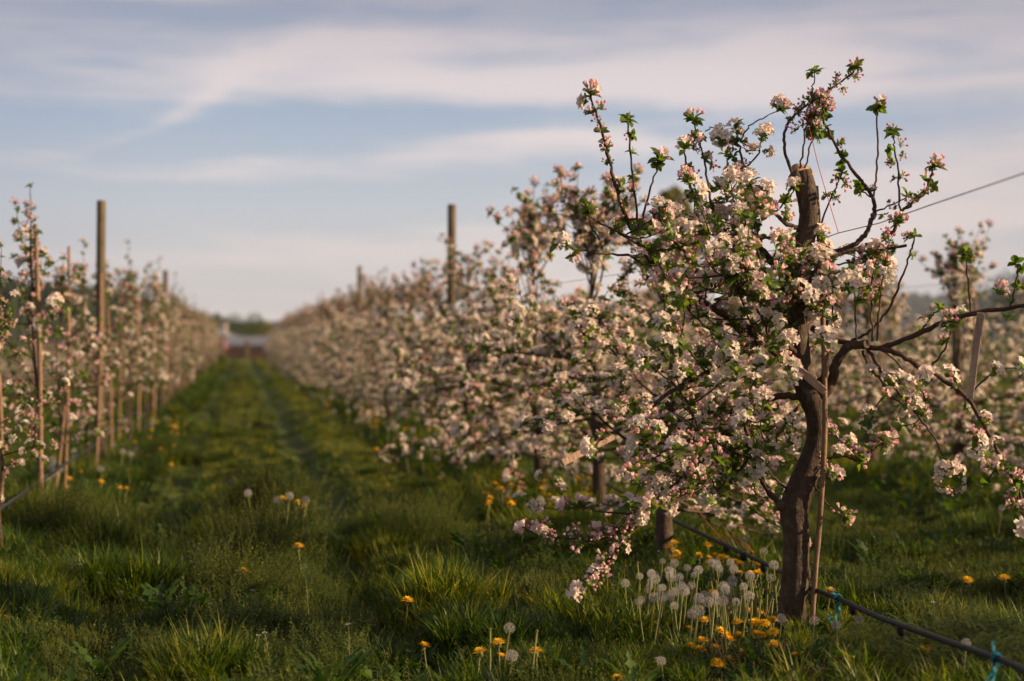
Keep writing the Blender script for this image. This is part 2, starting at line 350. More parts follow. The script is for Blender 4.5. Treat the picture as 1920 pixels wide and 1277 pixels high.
def hfun(x, y):
    x = np.asarray(x, float); y = np.asarray(y, float)
    wob = 0.05 * np.sin(y * 0.7) + 0.03 * np.sin(y * 1.9 + 1)
    h = -0.08 * bump(x, 0.52 + wob, 0.14) - 0.045 * bump(x, -0.42 + wob, 0.14) - 0.05 * bump(x, 3.6 + wob, 0.14) - 0.04 * bump(x, 2.7, 0.14)
    for r_ in ROWS: h = h + 0.035 * bump(x, r_, 0.35)
    h = h + 0.05 * (vnoise(x * 1.7, y * 1.7, 1) - 0.5) + 0.025 * (vnoise(x * 5, y * 5, 2) - 0.5)
    for mx_, my_, mr_, _, ms_ in MO:
        if (mx_ - 1.8) ** 2 + (my_ - 4.5) ** 2 < .8 or abs(mx_ - 1.8) < .45 or my_ < 4.3 and mx_ > .6: continue
        q = ((x - mx_) ** 2 + (y - my_) ** 2) / (mr_ * .8) ** 2; h = h + .03 * min(1.2, mr_ / .3) * ms_ * np.exp(-q)
    far = np.clip((np.hypot(x, y) - 70) / 200, 0, 1)
    return h * (1 - far) - 0.0 * far
def axis(lo, hi, step, far, k):
    a = list(np.arange(lo, hi, step)); s = step; v = a[-1]
    while v < far: s *= k; v += s; a.append(v)
    s = step; v = a[0]; pre = []
    while v > -far: s *= k; v -= s; pre.append(v)
    return np.array(pre[::-1] + a)
gx, gy = axis(-4, 8, 0.05, 2500, 1.22), axis(1.5, 16, 0.06, 2500, 1.16)
GX, GY = np.meshgrid(gx, gy)
g = Geo(); V = np.stack([GX, GY, hfun(GX, GY)], -1).reshape(-1, 3)
ii = np.arange(len(gx) * len(gy)).reshape(len(gy), len(gx))
g.add(V, np.stack([ii[:-1, :-1], ii[:-1, 1:], ii[1:, 1:], ii[1:, :-1]], -1).reshape(-1, 4))
m, n = mat('soil_and_turf'); tcn = n.n('ShaderNodeTexCoord')
n1 = n.n('ShaderNodeTexNoise', {'Vector': tcn.outputs['Object'], 'Scale': 2.2, 'Detail': 7, 'Roughness': 0.65}).outputs[0]
n2 = n.n('ShaderNodeTexNoise', {'Vector': tcn.outputs['Object'], 'Scale': 28, 'Detail': 5, 'Roughness': 0.7}).outputs[0]
c = n.ramp(n1, [(0.3, (0.030, 0.048, 0.012)), (0.5, (0.055, 0.08, 0.015)), (0.72, (0.085, 0.095, 0.024))])
c = n.mix(n.n('ShaderNodeMapRange', {0: n2, 1: 0.5, 2: 0.72, 3: 0.0, 4: 0.7}).outputs[0], c, (0.055, 0.038, 0.024))
bp = n.n('ShaderNodeBump', {'Strength': 1.0, 'Distance': 0.02, 'Height': n2})
p = n.n('ShaderNodeBsdfPrincipled', {'Base Color': c, 'Roughness': 0.95, 'Specular IOR Level': 0.1, 'Normal': bp.outputs[0]})
finish(n, p.outputs[0])
tag(g.build('ground', m), kind='structure')

# ------------------------------------------------------------------ blossom, bud and leaf prototypes
def leaf_geo(g, L, W, droop=0.3, fold=0.25, nL=4, base=(0, 0, 0), yaw=0.0, pitch=0.3, var=0.0, tint=0.0, m=0, prof=None):
    t = np.linspace(0, 1, nL + 1); prof = prof or (lambda t: np.sin(np.pi * t ** 0.8) ** 0.75)
    wdt = W / 2 * np.clip(prof(t), 0.0, 1); wdt[0] = W * 0.06; wdt[-1] = W * 0.02
    ang = pitch - droop * 2 * t
    xs = np.concatenate([[0], np.cumsum(np.cos(ang[:-1]) * L / nL)]); zs = np.concatenate([[0], np.cumsum(np.sin(ang[:-1]) * L / nL)])
    V = []
    for k in range(nL + 1):
        V += [[xs[k], -wdt[k], zs[k] + fold * wdt[k]], [xs[k], 0, zs[k]], [xs[k], wdt[k], zs[k] + fold * wdt[k]]]
    V = np.array(V); c, s = math.cos(yaw), math.sin(yaw)
    V = V @ np.array([[c, s, 0], [-s, c, 0], [0, 0, 1]]) + np.asarray(base)
    F = []
    for k in range(nL):
        a = k * 3; F += [[a, a + 3, a + 4, a + 1], [a + 1, a + 4, a + 5, a + 2]]
    g.add(V, np.array(F), m, tint, var)

def flower(openness=1.0, hi=True, pink=0.0, r=random):
    g = Geo(); nL = 4 if hi else 2
    for k in range(5):
        yaw = k * 2 * math.pi / 5 + r.uniform(-.12, .12)
        t = np.linspace(0, 1, nL + 1); L = 0.0205 * r.uniform(.9, 1.08); W = 0.0135 * r.uniform(.85, 1.12)
        prof = np.interp(t, [0, .3, .65, .88, 1], [.18, .72, 1, .82, .35])
        pitch0 = (1 - openness) * 1.15 + 0.62; curl = 0.95 * openness + r.uniform(-.1, .25)
        ang = pitch0 - curl * t
        xs = np.concatenate([[0], np.cumsum(np.cos(ang[:-1]) * L / nL)]) + 0.002; zs = np.concatenate([[0], np.cumsum(np.sin(ang[:-1]) * L / nL)])
        cols = (-1, -0.5, 0.5, 1) if hi else (-1, 0, 1)
        V, T = [], []
        for i in range(nL + 1):
            for u in cols:
                V.append([xs[i] - 0.003 * (abs(u) > .9) * t[i] ** 3, u * W / 2 * prof[i], zs[i] + 0.0035 * (u * u) * prof[i] + (r.uniform(-.0012, .0012) if hi else 0)])
                T.append(min(1, pink + 0.40 * t[i] ** 2 * (abs(u) * .6 + .4)))
        V = np.array(V); c, s = math.cos(yaw), math.sin(yaw); V = V @ np.array([[c, s, 0], [-s, c, 0], [0, 0, 1]])
        nc = len(cols); F = [[i * nc + j, (i + 1) * nc + j, (i + 1) * nc + j + 1, i * nc + j + 1] for i in range(nL) for j in range(nc - 1)]
        g.add(V, np.array(F), 0, np.array(T))
    ns = 12 if hi else 4
    for k in range(ns):
        a = r.uniform(0, 6.28); b = r.uniform(0.1, 0.5); L = r.uniform(.007, .011); wd = 0.0007 if hi else 0.0018
        d = np.array([math.cos(a) * math.sin(b), math.sin(a) * math.sin(b), math.cos(b)]); sd = np.array([-math.sin(a), math.cos(a), 0]) * wd
        g.add(np.array([-sd * .5, sd * .5, d * L + sd, d * L - sd, d * (L + wd * 1.5)]), [[0, 1, 2, 3], [3, 2, 4]], 1, 0, .5)
    return g.pack()
def bud(g, base, d, size, tint, hi=True):
    ns, nr = (6, 4) if hi else (4, 2)
    prof = [(0, .25), (.3, .85), (.62, 1.0), (.9, .5), (1.0, .08)] if hi else [(0, .4), (.5, 1.0), (1.0, .15)]
    m = frames([d], np.zeros(1), np.ones(1))[0]
    V = np.array([[math.cos(a) * q * size * .5, math.sin(a) * q * size * .5, h * size * 1.25] for h, q in prof for a in np.linspace(0, 6.283, ns, endpoint=False)])
    idx = np.arange(len(prof) * ns).reshape(len(prof), ns); nx = np.roll(idx, -1, 1)
    g.add(V @ m.T + np.asarray(base), np.stack([idx[:-1], nx[:-1], nx[1:], idx[1:]], -1).reshape(-1, 4), 0, tint)

def stick(g, a, b, r_, m=0, tint=0., var=0.5, sides=3):
    tube(g, np.array([a, b]), r_, sides, m, tint, var, cap=False)

def make_cluster(kind, hi, seed):
    """returns (blossom geo: petal/stamen/stalk materials, leaf geo)"""
    r = random.Random(seed); gb, gl = Geo(), Geo()
    nf, nb = {'open': (5, 1), 'mixed': (3, 4), 'bud': (0, 6), 'leaf': (0, 0)}[kind]
    nf += r.randint(-1, 1) if nf else 0
    tot = nf + nb; order = 0
    for k in range(tot):
        a = k * 2.4 + r.uniform(-.3, .3); b = 1.15 * math.sqrt((k + .3) / tot) + r.uniform(-.1, .1)
        d = np.array([math.cos(a) * math.sin(b), math.sin(a) * math.sin(b), math.cos(b)])
        L = r.uniform(.018, .030); tip = d * L + np.array([0, 0, .002])
        stick(gb, (0, 0, 0), tip, 0.0009, 2, .6)
        if k < nf:
            f = flower(r.uniform(.55, 1.1) if kind == 'open' else r.uniform(.2, .8), hi, 0.0 if kind == 'open' else r.uniform(.05, .35), r)
            fm = frames([d + np.array([0, 0, .25])], np.array([r.uniform(0, 6.28)]), np.array([r.uniform(.9, 1.1)]))
            gb.stamp(f, fm, [tip], var=[r.uniform(0.2, .6)])
        else:
            bud(gb, tip, d, r.uniform(.008, .013), r.uniform(.45, .85), hi)
    nl = {'open': 5, 'mixed': 6, 'bud': 6, 'leaf': 7}[kind]
    for k in range(nl):
        L = r.uniform(.022, .042) * (.8 if kind == 'bud' else 1.05)
        leaf_geo(gl, L, L * r.uniform(.55, .72), r.uniform(.0, .55), r.uniform(.15, .5), 4 if hi else 2,
                 base=(0, 0, -.004 + r.uniform(0, .008)), yaw=k * 2.4 + r.uniform(-.4, .4), pitch=r.uniform(-.15, .9), var=r.uniform(0, 1))
    if nl and kind == 'leaf':
        for k in range(2): leaf_geo(gl, .025, .010, 0, .6, 4 if hi else 2, yaw=k * 3 + r.random(), pitch=1.2, var=.9, tint=.6)
    return gb.pack(), gl.pack()
CL = {}
for hi in (True, False):
    for kd, nv in (('open', 6), ('mixed', 5), ('bud', 4), ('leaf', 3)):
        CL[kd, hi] = [make_cluster(kd, hi, hash_ + 100 * hi) for hash_ in range(nv)]
BLOSSOM_M = [M['petal'], M['stamen'], M['stem']]

class Clusters:
    def __init__(s): s.items = []
    def add(s, p, d, kind, scale=1.0): s.items.append((np.array(p, float), np.array(d, float), kind, scale))
    def build(s, hi, parent, gb=None, gl=None):
        gb = gb or Geo(); gl = gl or Geo()
        by = {}
        for it in s.items:
            k = (it[2], random.randrange(len(CL[it[2], hi]))); by.setdefault(k, []).append(it)
        for (kd, v), its in by.items():
            fr = frames([i[1] for i in its], rng.uniform(0, 6.28, len(its)), np.array([i[3] for i in its]))
            loc = np.array([i[0] for i in its]); vr = rng.uniform(-.1, .55, len(its))
            if kd != 'leaf': gb.stamp(CL[kd, hi][v][0], fr, loc, var=vr)
            gl.stamp(CL[kd, hi][v][1], fr, loc, var=vr * .8)
        return gb, gl

def unit(v): v = np.asarray(v, float); return v / (np.linalg.norm(v) + 1e-9)

# ------------------------------------------------------------------ row trees (procedural)
def grow(seed, style):
    """style 'full' = old spreading trees of the right rows, 'young' = slim staked trees of the left row"""
    r = random.Random(seed); nr = np.random.default_rng(seed)
    wood, cl = Geo(), Clusters(); hi_ = False
    H = r.uniform(1.35, 1.55) if style == 'full' else r.uniform(1.35, 1.75)
    r0 = 0.041 if style == 'full' else 0.016
    P = [np.array([0, 0, -0.03])]
    lean = np.array([r.uniform(-.06, .06), r.uniform(-.06, .06)])
    for k in range(1, 9):
        t = k / 8; P.append(np.array([lean[0] * t + r.uniform(-.02, .02), lean[1] * t + r.uniform(-.02, .02), H * t]))
    TP = catmull(P, 4); tt = np.linspace(0, 1, len(TP))
    tube(wood, TP, r0 * (1 - .86 * tt) * (1 + .3 * np.exp(-tt * 18)), 8, lump=.05)
    def kind(h):
        u = r.random()
        if style == 'full':
            if h > 1.45: return 'mixed' if u < .5 else ('bud' if u < .75 else ('leaf' if u < .9 else 'open'))
            return 'open' if u < .58 else ('mixed' if u < .78 else ('bud' if u < .85 else 'leaf'))
        return 'open' if u < .27 else ('mixed' if u < .48 else ('bud' if u < .68 else 'leaf'))
    def dress(Q, a, step, off=.03):
        L = np.concatenate([[0], np.cumsum(np.linalg.norm(np.diff(Q, axis=0), axis=1))])
        s = a * L[-1] + r.uniform(0, step)
        while s < L[-1]:
            p = np.array([np.interp(s, L, Q[:, k]) for k in range(3)])
            d = unit(nr.normal(size=3) + np.array([0, 0, .8]))
            if p[2] > .12: cl.add(p + d * r.uniform(.005, off), d, kind(p[2]), r.uniform(.72, 1.08) * (1 if style == 'full' else .9))
            s += step * r.uniform(.6, 1.4)
        cl.add(Q[-1], unit(Q[-1] - Q[-2]) + np.array([0, 0, .3]), kind(Q[-1][2]), r.uniform(.8, 1.1))
    nlat = 28 if style == 'full' else 19
    for k in range(nlat):
        t = r.uniform(.17, .98) if style == 'full' else r.uniform(.28, .97)
        i = int(t * (len(TP) - 1)); b = TP[i]
        a = k * 2.4 + r.uniform(-.5, .5)
        Lt = (0.80 * (1 - t) ** .6 + .22) * r.uniform(.75, 1.15) if style == 'full' else (0.40 * (1 - t) + .18) * r.uniform(.6, 1.2)
        rise = (r.uniform(-.15, .65) if t > .35 else r.uniform(-.3, .3)) if t < .8 else r.uniform(.6, 1.4)
        if style == 'full': Lx = Lt * (1.0 if abs(math.sin(a)) > .5 else .82)
        else: Lx = Lt; rise += .25
        d = np.array([math.cos(a) * math.cos(rise), math.sin(a) * math.cos(rise), math.sin(rise)])
        Q = [b]; v = d.copy()
        for q in range(5):
            v = unit(v + np.array([0, 0, r.uniform(-.16, .10) if rise < .6 else .05]) + nr.normal(size=3) * .10)
            Q.append(Q[-1] + v * Lx / 5)
        Q = catmull(Q, 3); u = np.linspace(0, 1, len(Q)); rb = (.011 if style == 'full' else .006) * (.6 + .6 * (1 - t))
        tube(wood, Q, rb * (1 - .75 * u), 5, cap=False)
        dress(Q, .22, .062 if style == 'full' else .095)
        for s_ in range(r.randint(3, 5) if style == 'full' else r.randint(1, 3)):
            j = r.randint(len(Q) // 4, len(Q) - 2); sd = unit(v * .6 + nr.normal(size=3) * .7 + np.array([0, 0, .45]))
            sl = r.uniform(.12, .30) if style == 'full' else r.uniform(.08, .22)
            S = catmull([Q[j], Q[j] + sd * sl * .5 + nr.normal(size=3) * .015, Q[j] + sd * sl + np.array([0, 0, sl * .15])], 3)
            tube(wood, S, np.linspace(rb * .4, .0015, len(S)), 4, cap=False)
            dress(S, .15, .06 if style == 'full' else .085)
    for k in range(r.randint(4, 7) if style == 'full' else r.randint(1, 3)):    # upright shoots at the top
        i = int(r.uniform(.72, 1.0) * (len(TP) - 1)); b = TP[i]; a = r.uniform(0, 6.28)
        Lt = r.uniform(.22, .50); tilt = r.uniform(.05, .6)
        d = np.array([math.cos(a) * math.sin(tilt), math.sin(a) * math.sin(tilt), math.cos(tilt)])
        S = catmull([b, b + d * Lt * .5 + np.array([0, 0, .02]), b + d * Lt * .75 + np.array([0, 0, Lt * .3])], 4)
        tube(wood, S, np.linspace(.005, .0018, len(S)), 4, cap=False); dress(S, .2, .065)
    return wood, cl
PROTO = {}
def proto(style, k, hi):
    key = (style, k, hi)
    if key not in PROTO:
        wood, cl = grow(500 + k * 7 + (0 if style == 'full' else 3000), style)
        gb, gl = cl.build(hi, None)
        PROTO[key] = (wood.mesh('trunk', M['bark']), gb.mesh('blossom', BLOSSOM_M), gl.mesh('foliage', M['leaf']))
    return PROTO[key]
def row_tree(X, Y, style, k, hi, label, group, sc=1.0, rz=None):
    o = empty('apple_tree', (X, Y, float(hfun(X, Y))), random.uniform(0, 6.28) if rz is None else rz)
    o.scale = (sc, sc, sc * random.uniform(.95, 1.06))
    for nm, me in zip(('trunk', 'blossom', 'foliage'), proto(style, k, hi)):
        c = bpy.data.objects.new(nm, me); COL.objects.link(c); c.parent = o
    if label.startswith('second apple tree of the right'): o.scale = (1.0, 1.0, .78)
    return tag(o, label, 'apple tree', group)

GR = 'apple trees in blossom in the dense right row'
near_r = ['second apple tree of the right row, its bare trunk rising behind the grey dandelion clocks',
          'third apple tree of the right row, dark trunk behind the drip hose and orange dandelions',
          'fourth apple tree of the right row, full of blossom, tall shoots above it',
          'fifth apple tree of the right row, blurred blossom down to the grass',
          'sixth apple tree of the right row, just before the tall wooden post']
y = 4.5; k = 0; TREES_R = []
while y < 64:
    y += 1.40 if k else 1.44
    yy = y + random.uniform(-.1, .1)
    if k < 5: lab, hi = near_r[k], k < 3
    elif yy < 22: lab, hi = 'blurred apple tree thick with pinkish blossom in the right row, between its two tall posts', False
    else: lab, hi = 'far apple tree in blossom near the end of the right row', False
    row_tree(ROWR + random.uniform(-.06, .06), yy, 'full', k % 6, hi, lab, GR, (.90, .99, 1.02)[k] if k < 3 else random.uniform(.90, .98) if k < 8 else random.uniform(.96, 1.08))
    k += 1
GL = 'slim staked apple trees in the left row'
near_l = ['slim young apple tree behind the nearest bamboo cane, upright shoot topping the left row',
          'second slim apple tree of the left row, arching top beside a bamboo cane',
          'third slim apple tree of the left row, just before the thick wooden post',
          'fourth slim apple tree of the left row, right behind the thick wooden post']
LEFT_Y = []
y = 6.35; k = 0
while y < 63:
    yy = y if k < 3 else y + random.uniform(-.12, .12); LEFT_Y.append(yy)
    if k == 0: lab = 'young apple tree cut off by the left edge of the picture'
    elif k < 5: lab = near_l[k - 1]
    elif yy < 21: lab = 'slim blurred apple tree with sparse blossom in the left row, between its first two posts'
    else: lab = 'small far apple tree with sparse blossom near the far end of the left row'
    T_LAST = row_tree(ROWL + random.uniform(-.05, .05), yy, 'young', k % 6, k < 4, lab, GL, (.68, .95, .90, .88, .94)[k] if k < 5 else random.uniform(.92, 1.06))
    y += 1.36; k += 1
    if k == 2:      # the tall upright shoot of the second tree
        root = T_LAST; inv = Matrix.LocRotScale(root.location, root.rotation_euler, root.scale).inverted()
        sp = catmull([np.array(at(a, b, 7.3)) for a, b in ((72, 760), (62, 640), (60, 560), (57, 470), (58, 400), (56, 352))], 5); gs = Geo(); tube(gs, sp, np.linspace(.008, .002, len(sp)), 6)
        sc_ = Clusters()
        for a, b, kd in ((56, 350, 'leaf'), (50, 385, 'bud'), (64, 392, 'mixed'), (50, 405, 'mixed'), (65, 415, 'mixed'), (48, 425, 'bud'), (57, 438, 'mixed'), (64, 450, 'bud'), (50, 470, 'leaf'), (66, 500, 'bud'), (48, 520, 'mixed'), (70, 560, 'mixed'), (55, 590, 'mixed')):
            sc_.add(at(a, b, 7.3), [random.uniform(-.6, .6), -.3, .8], kd, .85)
        b1, l1 = sc_.build(True, None)
        for gg, nm, mm in ((gs, 'shoot', M['twig']), (b1, 'shoot_blossom', BLOSSOM_M), (l1, 'shoot_foliage', M['leaf'])):
            oo = gg.build(nm, mm, root); oo.matrix_parent_inverse = inv
y = 0.2; k = 0  # third row starts out of view; unseen near trees added as shade casters
while y < 58:
    lab = ('blurred apple tree with pink blossom in the row behind the large pruned tree' if y < 13 else
           'apple tree in the third row, mostly hidden behind the right row')
    row_tree(ROW3 + random.uniform(-.06, .06), y + random.uniform(-.1, .1), 'full', (k * 5 + 2) % 6, False, lab, 'apple trees of the third row, behind the pruned tree', random.uniform(.80, .92))
    y += 1.4; k += 1
y = 0.9; k = 0  # fourth row also carried on unseen, near trees added for foreground shade
while y < 50:
    row_tree(ROW4 + random.uniform(-.06, .06), y, 'full', (k * 5 + 1) % 6, False, 'blurred apple tree of the fourth row, a row seen through gaps, near end unseen',
             'apple trees of the fourth row at the far right', random.uniform(.9, 1.0))
    y += 1.45; k += 1
y = 18.0; k = 0
while y < 60:
    row_tree(ROWL2 + random.uniform(-.06, .06), y, 'full', (k * 5 + 3) % 6, False, 'blurred apple tree in the row behind the left row, seen between its canes',
             'apple trees of the row behind the left row', random.uniform(.48, .56))
    y += 1.4; k += 1

# ------------------------------------------------------------------ the large pruned tree, branch by branch
D0 = 4.76
hero = empty('apple_tree', at(1482, 1200, D0).xy.to_3d())
tag(hero, 'large pruned apple tree in blossom with sawn-off trunk top and curved brown trunk, front right', 'apple tree')
HB = np.array(hero.location)
pts_all = []       # (px, py, depth offset, direction)
def hp(px, py, o): return np.array(at(px, py, D0 + o)) - HB
TR = [(1480, 1215, 30), (1485, 1150, 27), (1491, 1080, 25), (1493, 1010, 24), (1489, 955, 27), (1503, 910, 25), (1520, 865, 22), (1532, 820, 20), (1530, 775, 20),
      (1517, 738, 23), (1503, 690, 21), (1496, 620, 19), (1495, 560, 19), (1496, 505, 23), (1507, 455, 20), (1517, 415, 19), (1516, 385, 19), (1510, 352, 20), (1502, 322, 20)]
TRo = np.interp([t[1] for t in TR], [320, 700, 950, 1200], [0.05, 0.0, -.02, 0])
TQ = catmull([[*hp(a, b, o)] for (a, b, _), o in zip(TR, TRo)], 6)
TRr = catmull([[r_, 0, 0] for _, _, r_ in TR], 6)[:, 0] / 560.0
gt = Geo(); tube(gt, TQ, TRr, 18, lump=.018, cap=False)
e = TQ[-1]; a_ = np.linspace(0, 2 * math.pi, 18, endpoint=False)      # swollen cut collar and knob beside it
def blob(g, c, rad, seed=0, m=0, nu=12, nv=8, amp=.18):
    rr = np.random.default_rng(seed); V = []
    for i in range(nv + 1):
        for j in range(nu):
            th = math.pi * i / nv; ph = 2 * math.pi * j / nu; k_ = 1 + (amp * rr.normal() if 0 < i < nv else 0) * .5
            V.append([rad[0] * k_ * math.sin(th) * math.cos(ph), rad[1] * k_ * math.sin(th) * math.sin(ph), rad[2] * k_ * math.cos(th)])
    idx = np.arange((nv + 1) * nu).reshape(nv + 1, nu); nx = np.roll(idx, -1, 1)
    g.add(np.array(V) + np.asarray(c), np.stack([idx[:-1], idx[1:], nx[1:], nx[:-1]], -1).reshape(-1, 4), m)
blob(gt, hp(1491, 338, .03), (.022, .024, .034), 3); blob(gt, hp(1464, 948, -.03), (.018, .02, .02), 4)
blob(gt, hp(1512, 1075, -.02), (.014, .02, .03), 5, amp=.1); blob(gt, hp(1520, 735, 0), (.035, .04, .03), 6)
tk = gt.build('trunk', M['bark'], hero)
gc = Geo(); T_ = TQ[-1] - TQ[-2]; T_ /= np.linalg.norm(T_)
nrm = unit(np.array([-.05, -.62, .8])); X_ = unit(np.cross(nrm, [0, 1, 0])); Y_ = np.cross(nrm, X_)
ring = [np.array(TQ[-1]) + (X_ * math.cos(q) + Y_ * math.sin(q)) * .0375 * (1 + .05 * math.sin(3 * q)) for q in a_]
ring0 = [np.array(TQ[-1]) + (X_ * math.cos(q) + Y_ * math.sin(q)) * .0385 - T_ * .012 for q in a_]
ring = [v + nrm * .006 for v in ring]; c_ = np.array(TQ[-1]) + nrm * .012
gc.add(np.vstack([ring0, [v + nrm * .003 for v in ring], [c_]]), [[i, (i + 1) % 18, 18 + (i + 1) % 18, 18 + i] for i in range(18)] + [[18 + i, 18 + (i + 1) % 18, 36] for i in range(18)])
gc.build('sawn_top', M['cut_wood'], tk)
for q, o in zip(TR, TRo): pts_all.append((q[0], q[1], o))

HC = Clusters()
